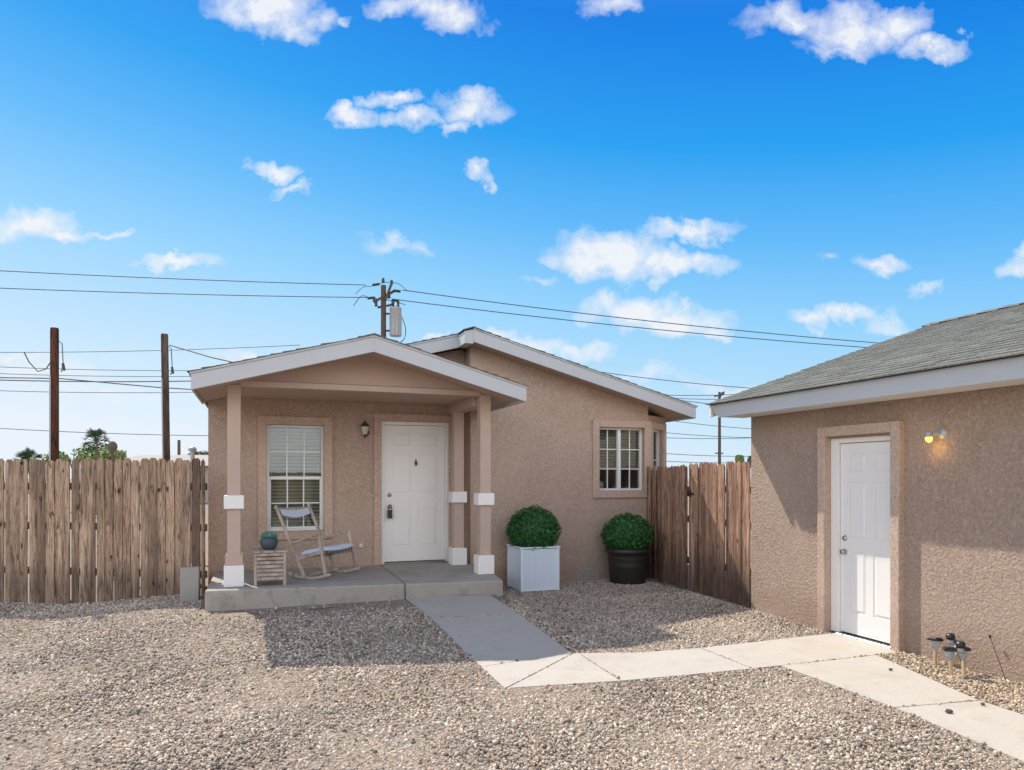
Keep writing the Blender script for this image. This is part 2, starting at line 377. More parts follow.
# gravel: real stones strewn over the yard
def inpoly(px, py, poly):
    c = np.zeros(len(px), bool); n = len(poly)
    for i in range(n):
        x0, y0 = poly[i]; x1, y1 = poly[i-1]
        cond = ((y0 > py) != (y1 > py)) & (px < (x1-x0)*(py-y0)/((y1-y0) or 1e-9)+x0); c ^= cond
    return c
def ico():
    bm = bmesh.new(); bmesh.ops.create_icosphere(bm, subdivisions=1, radius=1)
    v = np.array([x.co[:] for x in bm.verts]); f = np.array([[x.index for x in q.verts] for q in bm.faces]); bm.free(); return v, f
def stones(name, N, sampler, rad, palette, weights, sink=.25, label=None, seed=1):
    r = np.random.default_rng(seed); base, F = ico()
    x, y, z, keep = sampler(r, N); x, y, z = x[keep], y[keep], z[keep]; n = len(x)
    rd = np.clip(r.lognormal(math.log(rad), .38, n), rad*.4, rad*2.2)
    S = np.stack([rd*r.uniform(.8, 1.35, n), rd*r.uniform(.65, 1.0, n), rd*r.uniform(.55, .95, n)], 1)
    V = base[None]*r.uniform(.62, 1.3, (n, 12, 1))*S[:, None, :]
    a, t, ph = r.uniform(0, 6.283, n), r.normal(0, .6, n), r.uniform(0, 6.283, n)
    ca, sa, ct, st = np.cos(a), np.sin(a), np.cos(t), np.sin(t)
    X, Y, Z = V[..., 0], V[..., 1], V[..., 2]
    X, Z = X*ct[:, None]+Z*st[:, None], -X*st[:, None]+Z*ct[:, None]
    X, Y = X*ca[:, None]-Y*sa[:, None], X*sa[:, None]+Y*ca[:, None]
    V = np.stack([X+x[:, None], Y+y[:, None], Z+(z+rd*sink)[:, None]], 2).reshape(-1, 3)
    FF = (F[None]+12*np.arange(n)[:, None, None]).reshape(-1)
    me = bpy.data.meshes.new(name); me.vertices.add(len(V)); me.vertices.foreach_set('co', V.astype(np.float32).ravel())
    nf = len(FF)//3; me.loops.add(len(FF)); me.loops.foreach_set('vertex_index', FF.astype(np.int32))
    me.polygons.add(nf); me.polygons.foreach_set('loop_start', np.arange(0, nf*3, 3, dtype=np.int32))
    me.update(calc_edges=True)
    pal = np.array(palette); ci = r.choice(len(pal), n, p=np.array(weights)/sum(weights))
    col = pal[ci]*r.uniform(.8, 1.2, (n, 1))*(1+.13*np.sin(x*1.7+1.1*np.sin(y*2.3))*np.sin(y*1.9+1.4*np.sin(x*1.3+2))+.08*np.sin(x*5.1+2*np.sin(y*3))*np.sin(y*6.3))[:, None]
    C = np.ones((n, 12, 4), np.float32); C[..., :3] = col[:, None, :]
    at = me.color_attributes.new('Col', 'FLOAT_COLOR', 'POINT'); at.data.foreach_set('color', C.ravel())
    me.materials.append(M['stones']); o = bpy.data.objects.new(name, me); COL.objects.link(o)
    tag(o, label, kind='stuff'); return o
walks_all = W1+W2+W3
def yard(r, N):
    u = r.uniform(0, 1, N); y = np.sqrt(3.0**2 + (11.2**2-3.0**2)*u) ; x = r.uniform(-1, 1, N)*(.80*y+.9)
    a = x*CT+y*ST; b = -x*ST+y*CT
    k = np.ones(N, bool)
    for p in walks_all:
        c = np.mean(np.array(p), 0); q = [(c[0]+(v[0]-c[0])*.985, c[1]+(v[1]-c[1])*.985) for v in p]
        k &= ~inpoly(a, b, q)
    k &= ~((a > -.56) & (a < 2.93) & (b > 8.22)) & ~((b > 9.76) & (a > -.62)) & ~(a > 5.63)
    k &= ~((b < 4.95) & (a > 4.6))          # bed by the outbuilding has its own finer gravel
    yf = 8.65 + (-3.78-x)*.172; k &= ~((x < -3.7) & (y > yf-.02))
    # thin patches of bare dirt
    nz = np.sin(a*2.1+1.3)*np.sin(b*2.6+.4)+.5*np.sin(a*5.3)*np.sin(b*4.7+2)
    bare = np.clip(sstep(.75, 1.3, nz)*.2, 0, 1)
    bare = np.maximum(bare, sstep(7.3, 8.0, b)*(a < 2.9)*(a > -.6)*.94)
    d2 = np.exp(-((a-1.0)**2/.5+(b-5.25)**2/.08)); bare = np.maximum(bare, d2*.75)
    bare = np.maximum(bare, np.exp(-((a-2.7)**2/1.2+(b-4.78)**2/.02))*.6)
    k &= r.uniform(0, 1, N) > bare
    onw = np.zeros(N, bool)
    for p in walks_all: onw |= inpoly(a, b, p)
    k &= ~onw | (r.uniform(0, 1, N) < .16)
    return x, y, GZ(a, b)+onw*.011, k
pal = [(.43, .35, .275), (.55, .47, .38), (.29, .235, .185), (.60, .53, .44), (.49, .365, .26), (.14, .115, .095), (.39, .34, .29)]
stones('gravel', 400000, yard, .0080, pal, [24, 20, 19, 8, 13, 13, 12], .25, 'grey and tan crushed stone covering the yard', 3)
def bed(r, N):
    a = r.uniform(4.2, 5.63, N); b = r.uniform(1.2, 4.95, N); x = a*CT-b*ST; y = a*ST+b*CT
    k = np.ones(N, bool)
    for p in walks_all: k &= ~inpoly(a, b, p)
    k &= a > 4.6
    return x, y, GZ(a, b)+.01, k
stones('gravel', 26000, bed, .0085, [(.46, .36, .26), (.38, .29, .205), (.58, .48, .37), (.26, .19, .13)], [4, 4, 2, 2], .2,
       'fine tan gravel in the narrow bed beside the outbuilding wall', 5)

# ------------------------------------------------------------------ HOUSE
ZP = .37          # porch floor
H = Root('house', 2.9, 12.0, 0, 'tan stucco house with a gabled front porch and white six panel door', 'house')
def rz(a): return 3.527-.265*abs(a-2.845)      # underside of main roof
def pz(a): return 3.079-.27*abs(a-1.27)        # underside of porch roof
FB = 10.09; MBn = 9.77; TW = .18
w = MB()
FA = FB+TW
# door wall with its window and door openings
for x0, x1, z0, z1 in ((-.61, .124, 0, 2.66), (.124, .876, 0, .886), (.124, .876, 2.347, 2.66), (.876, 1.674, 0, 2.66),
                       (1.674, 2.679, 2.436, 2.66), (2.679, 2.913, 0, 2.66)): w.box(x0, x1, FB, FA, z0, z1)
w.prism([(-.61, 2.66), (2.913, 2.66), (2.913, 3.52), (2.845, 3.535), (-.61, rz(-.61)+.031)], FB, FA)
# main gable wall, with return
w.box(2.913, 3.09, MBn, FB, 0, 2.66); w.box(2.913, 3.09, MBn+TW+.001, FB+.02, 2.66, 3.49)
for x0, x1, z0, z1 in ((3.09, 4.992, 0, 2.66), (4.992, 5.793, 0, 1.418), (4.992, 5.793, 2.408, 2.66), (5.793, 5.87, 0, 2.66)):
    w.box(x0, x1, MBn, MBn+TW, z0, z1)
w.prism([(2.913, 2.66), (5.87, 2.66), (5.87, rz(5.87)+.031), (2.913, rz(2.913)+.031)], MBn, MBn+TW)
# chamfered corner with opening
P0, P1 = Vector((5.87, 9.77, 0)), Vector((6.42, 10.12, 0)); cd = (P1-P0); cl = cd.length; cd.normalize(); cn = Vector((-cd.y, cd.x, 0))
def cham(t0, t1, n0, n1, z0, z1, mb):
    pts = [P0+cd*t0+cn*n0, P0+cd*t1+cn*n0, P0+cd*t1+cn*n1, P0+cd*t0+cn*n1]
    mb.add([(p.x, p.y, z) for z in (z0, z1) for p in pts], [(3, 2, 1, 0), (4, 5, 6, 7), (0, 1, 5, 4), (1, 2, 6, 5), (2, 3, 7, 6), (3, 0, 4, 7)])
cham(0, .13, 0, .16, 0, 2.62, w); cham(.13, .50, 0, .16, 0, 1.418, w); cham(.13, .50, 0, .16, 2.40, 2.62, w); cham(.50, cl, 0, .16, 0, 2.62, w)
w.box(6.24, 6.42, 10.12, 17, 0, 2.62)
w.box(-.61, -.43, FA, 17, 0, rz(-.61)); w.box(-.61, 6.42, 17, 17.18, 0, 2.6)
w.prism([(-.61, 2.6), (6.42, 2.6), (2.845, 3.5)], 17, 17.18)
w.build('wall', 'stucco', H)
# stucco trim surrounds
def surround(x0, x1, z0, z1, t, y, d, name='trim', bottom=True, par=H, mt='trim_stucco', tb=None):
    m = MB(); tb = tb or t
    m.box(x0-t, x0, y-d, y+.02, (z0-tb if bottom else z0), z1+t); m.box(x1, x1+t, y-d, y+.02, (z0-tb if bottom else z0), z1+t)
    m.box(x0, x1, y-d, y+.02, z1, z1+t)
    if bottom: m.box(x0, x1, y-d, y+.02, z0-tb, z0)
    return m.build(name, mt, par, .006, 2)
surround(.124, .876, .886, 2.347, .115, FB, .035)
surround(1.674, 2.679, ZP, 2.436, .11, FB, .035, bottom=False)
surround(4.992, 5.793, 1.418, 2.408, .115, MBn, .035)
t_ = MB(); cham(.02, .13, -.035, .0, 1.30, 2.51, t_); cham(.50, .61, -.035, 0, 1.30, 2.51, t_); cham(.13, .50, -.035, 0, 2.40, 2.51, t_); cham(.13, .50, -.035, 0, 1.30, 1.418, t_)
t_.build('trim', 'trim_stucco', H, .006, 2)
# windows
def window(x0, x1, z0, z1, y, cols, rows, split, par=H, blinds=True):
    f = MB(); fw = .032
    f.box(x0, x0+fw, y, y+.07, z0, z1); f.box(x1-fw, x1, y, y+.07, z0, z1)
    f.box(x0+fw, x1-fw, y, y+.07, z1-fw, z1); f.box(x0+fw, x1-fw, y, y+.07, z0, z0+fw)
    X0, X1, Z0, Z1 = x0+fw, x1-fw, z0+fw, z1-fw
    if split == 'h':
        zm = (Z0+Z1)/2; f.box(X0, X1, y-.004, y+.05, zm-.022, zm+.022)
        f.box(X0, X0+.02, y+.02, y+.05, Z0, zm-.022); f.box(X1-.02, X1, y+.02, y+.05, Z0, zm-.022)
        f.box(X0+.02, X1-.02, y+.02, y+.05, Z0, Z0+.025)
        cells = [(X0, X1, zm+.022, Z1), (X0+.02, X1-.02, Z0+.025, zm-.022)]
    else:
        xm = (X0+X1)/2-.01; f.box(xm-.028, xm+.028, y-.004, y+.05, Z0, Z1)
        cells = [(X0, xm-.028, Z0, Z1), (xm+.028, X1, Z0, Z1)]
    fo = f.build('window', 'vinyl', par, .003, 1)
    mu = MB()
    for (a0, a1, c0, c1) in cells:
        for i in range(1, cols): xx = a0+(a1-a0)*i/cols; mu.box(xx-.008, xx+.008, y+.028, y+.040, c0, c1)
        for j in range(1, rows):
            zz = c0+(c1-c0)*j/rows
            for i in range(cols): mu.box(a0+(a1-a0)*i/cols+.009, a0+(a1-a0)*(i+1)/cols-.009, y+.028, y+.040, zz-.008, zz+.008)
    mu.build('muntin', 'vinyl', fo)
    gl = MB(); gl.box(X0, X1, y+.044, y+.048, Z0, Z1); gl.build('glass', 'glass', fo)
    return fo
wn = window(.124, .876, .886, 2.347, FB+.05, 3, 2, 'h')
bl = MB()
for i in range(28):
    z = .96+i*.049; bl.add([(.17, FB+.165+.022, z+.02), (.83, FB+.165+.022, z+.02), (.83, FB+.165-.018, z-.017), (.17, FB+.165-.018, z-.017)], [(0, 1, 2, 3)])
bl.build('blinds', 'blind', wn)
wn2 = window(4.992, 5.793, 1.418, 2.408, MBn+.06, 2, 3, 'v')
bl = MB()
for i in range(13):
    z = 1.79+i*.047; bl.add([(5.03, MBn+.21, z+.018), (5.76, MBn+.21, z+.018), (5.76, MBn+.17, z-.018), (5.03, MBn+.17, z-.018)], [(0, 1, 2, 3)])
bl.build('blinds', 'blind', wn2)
cf = MB(); cham(.13, .16, .05, .11, 1.418, 2.40, cf); cham(.47, .50, .05, .11, 1.418, 2.40, cf); cham(.16, .47, .05, .11, 2.37, 2.40, cf); cham(.16, .47, .05, .11, 1.418, 1.448, cf)
cham(.305, .32, .06, .10, 1.448, 2.37, cf)
cham(.16, .305, .07, .085, 1.90, 1.915, cf); cham(.32, .47, .07, .085, 1.90, 1.915, cf)
wn3 = cf.build('window', 'vinyl', H); cg = MB(); cham(.16, .47, .088, .092, 1.448, 2.37, cg); cg.build('glass', 'glass', wn3)
# rooms seen through the glass (inner walls, ceiling, furniture)
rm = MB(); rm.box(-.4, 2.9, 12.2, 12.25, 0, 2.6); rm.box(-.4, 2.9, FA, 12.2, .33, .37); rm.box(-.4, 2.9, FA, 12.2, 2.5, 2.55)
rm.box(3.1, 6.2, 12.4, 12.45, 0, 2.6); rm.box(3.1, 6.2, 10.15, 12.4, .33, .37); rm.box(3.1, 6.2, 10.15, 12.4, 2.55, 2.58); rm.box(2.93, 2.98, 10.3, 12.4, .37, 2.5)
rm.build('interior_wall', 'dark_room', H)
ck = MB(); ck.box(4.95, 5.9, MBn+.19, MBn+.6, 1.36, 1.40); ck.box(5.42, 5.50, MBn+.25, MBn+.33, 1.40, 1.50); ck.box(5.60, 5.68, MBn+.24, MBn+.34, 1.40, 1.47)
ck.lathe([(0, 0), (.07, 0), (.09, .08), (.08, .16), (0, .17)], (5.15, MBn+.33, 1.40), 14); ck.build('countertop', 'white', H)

# six panel doors
def door(x0, x1, z0, z1, y, par, kb='left', name='door', nx_=1):
    # slab stands at y (front face) .. y+.045 ; faces -y
    s = MB(); wd = x1-x0; h = z1-z0
    st = wd*.125; mid = wd*.12; px = [(x0+st, x0+wd/2-mid/2), (x0+wd/2+mid/2, x1-st)]
    pzs = [(z0+h*.11, z0+h*.43), (z0+h*.50, z0+h*.795), (z0+h*.845, z0+h*.945)]
    s.box(x0, x1, y+.006, y+.045, z0, z1)
    # stiles and rails (proud), panels (raised field)
    s.box(x0, px[0][0], y, y+.007, z0, z1); s.box(px[1][1], x1, y, y+.007, z0, z1); s.box(px[0][1], px[1][0], y, y+.007, z0, z1)
    zr = [(z0, pzs[0][0]), (pzs[0][1], pzs[1][0]), (pzs[1][1], pzs[2][0]), (pzs[2][1], z1)]
    for (a, b_) in px:
        for (c, d_) in zr: s.box(a, b_, y, y+.007, c, d_)
    sl = s.build(name, 'doorwhite', par)
    p = MB()
    for a, b_ in px:
        for c, d_ in pzs:
            i0, i1 = .012, .034
            o4 = [(a+i0, c+i0), (b_-i0, c+i0), (b_-i0, d_-i0), (a+i0, d_-i0)]; n4 = [(a+i1, c+i1), (b_-i1, c+i1), (b_-i1, d_-i1), (a+i1, d_-i1)]
            vs = [(q[0], y+.0055, q[1]) for q in o4]+[(q[0], y-.001, q[1]) for q in n4]
            p.add(vs, [(0, 1, 5, 4), (1, 2, 6, 5), (2, 3, 7, 6), (3, 0, 4, 7), (4, 5, 6, 7)])
    p.build('panel', 'doorwhite', sl)
    return sl
fr = MB(); y = FB+.02
fr.box(1.674, 1.724, y, y+.12, ZP, 2.436); fr.box(2.629, 2.679, y, y+.12, ZP, 2.436); fr.box(1.724, 2.629, y, y+.12, 2.386, 2.436)
fr.build('door_frame', 'doorwhite', H, .004, 2)
D = door(1.728, 2.625, .402, 2.382, FB+.06, H)
th = MB(); th.box(1.724, 2.629, FB-.01, FB+.14, ZP, .392); th.build('threshold', 'nickel', H, .004)
kb = MB(); yk = FB+.06
kb.lathe([(0, -.02), (.026, -.018), (.03, 0)], (1.80, yk, 1.37), 18, 'y'); kb.build('deadbolt', 'nickel', D)
lb = MB(); lb.lathe([(0, -.05), (.024, -.048), (.028, -.03), (.012, -.02), (.012, 0), (.03, 0)], (1.80, yk, 1.20), 18, 'y'); lb.build('knob', 'nickel', D)
lb = MB(); lb.box(1.765, 1.83, yk-.085, yk-.045, 1.035, 1.155); lb.tube([(1.775, yk-.06, 1.15), (1.775, yk-.06, 1.21), (1.80, yk-.06, 1.235), (1.825, yk-.06, 1.21), (1.825, yk-.06, 1.15)], .005, 6)
lb.build('lockbox', 'black', D, .006, 2)
kn = MB(); xk, zk = 2.19, 1.84
kn.prism([(xk-.022, zk), (xk, zk-.055), (xk+.022, zk), (xk, zk+.055)], yk-.014, yk-.001); kn.tube([(xk-.013, yk-.014, zk+.005), (xk-.016, yk-.03, zk-.02), (xk, yk-.032, zk-.04), (xk+.016, yk-.03, zk-.02), (xk+.013, yk-.014, zk+.005)], .004, 6)
kn.build('door_knocker', 'bronze', D)
# outlet cover
oc = MB(); oc.box(1.345, 1.42, FB-.03, FB, .625, .70); oo = oc.build('outlet_cover', 'receptacle', H, .006, 2)
oc = MB(); oc.box(1.362, 1.403, FB-.036, FB-.03, .64, .655); oc.box(1.362, 1.403, FB-.036, FB-.03, .667, .682); oc.build('hinge_lid', 'white', oo, .002)
# wall lantern
ln = MB(); lx, lz = 1.43, 2.30
ln.lathe([(0, -.02), (.035, -.018), (.045, 0)], (lx+.03, FB, lz-.04), 16, 'y'); ln.tube([(lx+.03, FB-.01, lz-.06), (lx+.02, FB-.05, lz-.10), (lx, FB-.09, lz-.11), (lx, FB-.09, lz-.07)], .008, 8)
ln.lathe([(0, .10), (.012, .095), (.018, .07), (.04, .055), (.062, .02), (.066, .012), (.0, .012)], (lx, FB-.09, lz+.03), 8, smooth=False)
ln.lathe([(0, -.10), (.012, -.095), (.02, -.08), (.034, -.07), (0, -.066)], (lx, FB-.09, lz), 8, smooth=False)
lo = ln.build('wall_lantern', 'bronze', H)
ln = MB(); ln.lathe([(.03, -.07), (.058, .04), (0, .04)], (lx, FB-.09, lz), 8, smooth=False); ln.build('glass', 'frosted', lo)
# foundation vent
fv = MB(); z0 = .05; a0 = 4.62
fv.box(a0, a0+.36, MBn-.012, MBn+.02, z0, z0+.02); fv.box(a0, a0+.36, MBn-.012, MBn+.02, z0+.15, z0+.17)
for q in (0, .175, .34): fv.box(a0+q, a0+q+.02, MBn-.012, MBn+.02, z0+.02, z0+.15)
for i in range(7):
    fv.box(a0+.02, a0+.175, MBn-.006, MBn+.01, z0+.026+i*.017, z0+.034+i*.017); fv.box(a0+.195, a0+.34, MBn-.006, MBn+.01, z0+.026+i*.017, z0+.034+i*.017)
fv.build('foundation_vent', 'galv', H)

# porch slab (two pours with a joint) - slightly crowned towards the left
sl = MB()
def slabp(x0, x1):
    fz = lambda x: .395-.062*(x+.535)/3.435
    sl.add([(x0, 8.28, fz(x0)), (x1, 8.28, fz(x1)), (x1, 8.62, ZP), (x0, 8.62, ZP), (x1, FB, ZP), (x0, FB, ZP),
            (x0, 8.28, 0), (x1, 8.28, 0), (x1, FB, 0), (x0, FB, 0)],
           [(0, 1, 2, 3), (3, 2, 4, 5), (6, 7, 1, 0), (7, 8, 4, 2, 1), (9, 6, 0, 3, 5), (8, 9, 5, 4)])
slabp(-.535, 1.655); slabp(1.665, 2.90)
sl.build('porch_slab', 'slab', H, .02, 3)
# posts
def post(ac, bf, dz=2.56):
    p = MB(); hw = .072; p.box(ac-hw, ac+hw, bf+.035, bf+.18, ZP+.2, dz); po = p.build('porch_post', 'tan_wood', H, .004, 2)
    q = MB(); q.box(ac-.108, ac+.108, bf, bf+.215, ZP+.004, ZP+.247); q.build('base', 'white', po, .006, 2)
    q = MB(); q.box(ac-.108, ac+.108, bf, bf+.215, 1.265, 1.42); q.build('band', 'white', po, .006, 2)
    return po
pl = post(-.25, 8.6, 2.69); q = MB(); q.box(-.345, -.155, 8.615, 8.80, ZP+.247, ZP+.37); q.build('collar', 'tan_wood', pl, .004)
post(2.78, 8.6, 2.69); post(2.71, 9.62, 2.56)
# beams, gable panel, ceiling
bm_ = MB(); bm_.box(-.18, 2.70, 8.625, 8.80, 2.675, 2.745); bm_.box(2.66, 2.85, 8.815, FB-.002, 2.56, 2.688)

bm_.build('beam', 'tan_wood', H, .004)
gp = MB(); gp.prism([(-.345, 2.69), (-.345, pz(-.345)+.031), (1.27, pz(1.27)+.031), (2.88, pz(2.88)+.031), (2.88, 2.69)], 8.645, 8.79)
gp.build('gable_panel', 'smooth_tan', H)
gp = MB(); gp.box(-.17, 2.71, 8.632, 8.644, 2.752, 2.762); gp.build('trim_strip', 'tan_wood', H)
ce = MB(); ce.box(-.345, 2.88, 8.80, FB-.002, 2.69, 2.71); ce.build('porch_ceiling', 'smooth_tan', H)

# roofs
def roof_half(ridge_a, ridge_z, eave_a, slope, b0, b1, par, fas_h=.17, soff='smooth_tan', rake0=True, course=.142, shb0=None, cut0=0):
    """one roof plane. ridge_z = underside at the ridge"""
    sg = 1 if eave_a > ridge_a else -1
    L = abs(eave_a-ridge_a); ez = ridge_z-slope*L
    # deck / soffit
    d = MB(); e2 = eave_a-sg*.022
    d.prism([(ridge_a, ridge_z+.03), (e2, ez+.03+slope*.022), (e2, ez+fas_h-.002+slope*.022), (ridge_a, ridge_z+fas_h-.002)], b0+.024, b1)
    do = d.build('roof', soff, par)
    # rake fascia and eave fascia
    f = MB(); f.prism([(ridge_a, ridge_z), (eave_a, ez), (eave_a, ez+fas_h), (ridge_a, ridge_z+fas_h)], b0, b0+.022)
    f.box(min(eave_a, eave_a-sg*.02), max(eave_a, eave_a-sg*.02), b0+.0225, b1, ez, ez+fas_h)
    f.build('fascia', 'fascia', do, .003)
    dr = MB(); dr.prism([(ridge_a, ridge_z+fas_h+.001), (eave_a+sg*.012, ez+fas_h+.001-slope*.012), (eave_a+sg*.012, ez+fas_h+.022-slope*.012), (ridge_a, ridge_z+fas_h+.022)], b0-.012, b1)
    dr.build('drip_edge', 'fascia', do)
    # shingle courses
    s = MB(); ca = math.atan(slope); n = int(L/math.cos(ca)/course)+1; bz = ridge_z+fas_h+.023
    run = course*math.cos(ca); r = random.Random(int(b0*100+L*10))
    for i in range(n):
        x0 = eave_a+sg*(.025-i*run); x1 = eave_a+sg*(.025-(i+1.25)*run)
        if sg*(x1-ridge_a) < 0: x1 = ridge_a
        if sg*(x0-ridge_a) <= 0.01: break
        b = b0-.025+r.uniform(-.004, .006)
        zz = lambda x: bz-slope*abs(x-ridge_a)
        while b < b1-.01:
            wd = r.choice([.10, .15, .2, .28])*r.uniform(.85, 1.15); e = min(b+wd, b1)
            th_ = r.choice([.009, .015, .017]); dx = sg*r.uniform(-.004, .012)
            s.add([(x0+dx, b, zz(x0)), (x0+dx, e-.003, zz(x0)), (x1, e-.003, zz(x1)), (x1, b, zz(x1)),
                   (x0+dx, b, zz(x0)+th_), (x0+dx, e-.003, zz(x0)+th_), (x1, e-.003, zz(x1)+.003), (x1, b, zz(x1)+.003)],
                  [(3, 2, 1, 0), (4, 5, 6, 7), (0, 1, 5, 4), (1, 2, 6, 5), (2, 3, 7, 6), (3, 0, 4, 7)])
            b = e
    s.build('shingles', 'shingle', do)
    return do
roof_half(2.845, 3.527, 6.515, .265, 9.40, 17.4, H)
roof_half(2.845, 3.527, -.66, .265, 9.74, 17.4, H)
roof_half(1.27, 3.079, 3.16, .27, 8.15, 9.765, H)
roof_half(1.27, 3.079, -.662, .27, 8.15, 9.735, H)
cp = MB(); cp.box(2.75, 2.845, 9.40, 9.74, 3.50, 3.525); cp.prism([(2.72, 3.497), (2.843, 3.529), (2.843, 3.70), (2.72, 3.667)], 9.402, 9.738)
cp.build('ridge_return', 'fascia', H)
rc = MB()
for i in range(30):
    b = 9.37+i*.27; rc.add([(2.70, b, 3.69), (2.845, b, 3.738), (2.99, b, 3.69), (2.70, b+.3, 3.685), (2.845, b+.3, 3.728), (2.99, b+.3, 3.685),
      (2.70, b, 3.675), (2.845, b, 3.722), (2.99, b, 3.675)], [(0, 1, 4, 3), (1, 2, 5, 4), (6, 7, 1, 0), (7, 8, 2, 1)])
rc.build('ridge_cap', 'shingle', H)
rc = MB()
for i in range(6):
    b = 8.12+i*.27; rc.add([(1.12, b, 3.243), (1.27, b, 3.291), (1.42, b, 3.243), (1.12, b+.3, 3.238), (1.27, b+.3, 3.281), (1.42, b+.3, 3.238),
      (1.12, b, 3.228), (1.27, b, 3.276), (1.42, b, 3.228)], [(0, 1, 4, 3), (1, 2, 5, 4), (6, 7, 1, 0), (7, 8, 2, 1)])
rc.build('ridge_cap', 'shingle', H)

# ------------------------------------------------------------------ OUTBUILDING (right)
GA = 5.64
G = Root('outbuilding', 7.3, 3.5, 0, 'tan stucco outbuilding with grey shingle gable roof and white side door', 'building')
w = MB(); TW2 = .2
for b0, b1, z0, z1 in ((0, 4.90, -.1, 2.37), (4.90, 5.765, 2.03, 2.37), (5.765, 7.0, -.1, 2.37)): w.box(GA, GA+TW2, b0, b1, z0, z1)
w.box(GA+TW2, 12.3, 6.8, 7.0, -.1, 2.37); w.box(GA+TW2, 12.3, 0, .2, -.1, 2.37); w.box(12.1, 12.3, .2, 6.8, -.1, 2.37)
for b0 in (0, 6.8): w.prism([(GA, 2.37), (12.34, 2.37), (8.99, 3.48)], b0, b0+.2)
w.build('wall', 'stucco_g', G)
def surround_g(b0, b1, z1, t, x, d):
    m = MB(); m.box(x-d, x+.02, b0-t, b0, 0, z1+t); m.box(x-d, x+.02, b1, b1+t, 0, z1+t); m.box(x-d, x+.02, b0, b1, z1, z1+t)
    return m.build('trim', 'trim_stucco', G, .008, 2)
surround_g(4.954, 5.76, 2.05, .10, GA, .07)
fr = MB(); x = 5.66
fr.box(x, x+.12, 5.667, 5.765, .02, 2.03); fr.box(x, x+.12, 4.90, 4.93, .02, 2.03); fr.box(x, x+.12, 4.93, 5.667, 1.98, 2.03)
fr.build('door_frame', 'doorwhite', G, .004, 2)
th = MB(); th.box(x-.045, x+.12, 4.93, 5.667, 0, .022); th.build('threshold', 'nickel', G, .004)
# door built facing -y then turned to face the yard
class DoorTmp: pass
D2 = door(-5.662, -4.935, .035, 1.975, 5.695, None)
def turn(o):
    me = o.data
    for v in me.vertices: v.co = Vector((v.co.y, -v.co.x, v.co.z))-G.off
    o['_off'] = tuple(G.off)
D2.parent = G.o; turn(D2)
for c in D2.children: turn(c)
k = MB(); k.lathe([(0, -.055), (.022, -.052), (.028, -.035), (.012, -.02), (.012, 0), (.03, 0)], (5.695, 5.605, .86), 18, 'x'); k.build('knob', 'nickel', D2)
k = MB(); k.lathe([(0, -.022), (.024, -.02), (.03, 0)], (5.695, 5.605, 1.0), 18, 'x'); k.build('deadbolt', 'nickel', D2)
# roof
RA, EA = 8.99, 5.25; slope = .335
REz = 2.35; RRz = REz+slope*(RA-EA)
def g_roof(sg):
    L = RA-EA; ea = RA-sg*L
    d = MB(); e2 = ea+sg*.022
    bE = 7.28
    # soffit: flat white board under the eave, deck above
    d.prism([(RA, RRz+.03), (e2, REz+.05), (e2, REz+.16), (RA, RRz+.165)], -.2, bE-.02)
    do = d.build('roof', 'smooth_tan', G)
    s = MB(); s.box(min(e2, RA-sg*3.36), max(e2, RA-sg*3.36), -.2, 7.12, REz+.005, REz+.022); s.build('soffit', 'soffit_white', do)
    f = MB(); x0, x1 = min(ea, e2), max(ea, e2)
    # eave board with an angled tail
    f.prism([(-.2, REz), (7.11, REz), (7.18, REz+.05), (7.27, REz+.165), (-.2, REz+.165)], x0, x1, 'x'); f.build('fascia', 'fascia', do, .003)
    f = MB(); f.prism([(RA, RRz), (ea+sg*.0, REz+.01), (ea, REz+.165), (RA, RRz+.165)], bE-.018, bE+.012); f.build('rake_board', 'white', do, .003)
    f = MB(); f.prism([(RA, RRz+.166), (ea-sg*.01, REz+.164), (ea-sg*.01, REz+.182), (RA, RRz+.184)], -.21, bE+.032); f.build('drip_edge', 'drip', do)
    s = MB(); ca = math.atan(slope); course = .142; run = course*math.cos(ca); n = int(L/run)+1; r = random.Random(5+sg)
    for i in range(n):
        xa = ea-sg*(.055-i*run); xb = ea-sg*(.055-(i+1.25)*run)
        if sg*(RA-xb) < 0: xb = RA
        if sg*(RA-xa) <= .01: break
        zz = lambda x: RRz+.186-slope*abs(RA-x)
        b = bE+.026-r.uniform(0, .003)
        while b > -.2:
            wd = r.choice([.10, .15, .2, .28])*r.uniform(.85, 1.15); e = b-wd; th_ = r.choice([.010, .013, .015]); dx = -sg*r.uniform(-.002, .005)
            s.add([(xa+dx, b, zz(xa)), (xa+dx, e+.003, zz(xa)), (xb, e+.003, zz(xb)), (xb, b, zz(xb)),
                   (xa+dx, b, zz(xa)+th_), (xa+dx, e+.003, zz(xa)+th_), (xb, e+.003, zz(xb)+.003), (xb, b, zz(xb)+.003)],
                  [(3, 2, 1, 0), (4, 5, 6, 7), (0, 1, 5, 4), (1, 2, 6, 5), (2, 3, 7, 6), (3, 0, 4, 7)])
            b = e
    s.build('shingles', 'shingle', do)
g_roof(1); g_roof(-1)
rc = MB(); zt = RRz+.186+.018
for i in range(28):
    b = 7.33-i*.27; rc.add([(RA-.15, b, zt-.04), (RA, b, zt+.018), (RA+.15, b, zt-.04), (RA-.15, b-.3, zt-.052), (RA, b-.3, zt+.002), (RA+.15, b-.3, zt-.052),
      (RA-.15, b, zt-.06), (RA, b, zt-.002), (RA+.15, b, zt-.06)], [(0, 1, 4, 3), (1, 2, 5, 4), (6, 7, 1, 0), (7, 8, 2, 1)])
rc.build('ridge_cap', 'shingle', G)
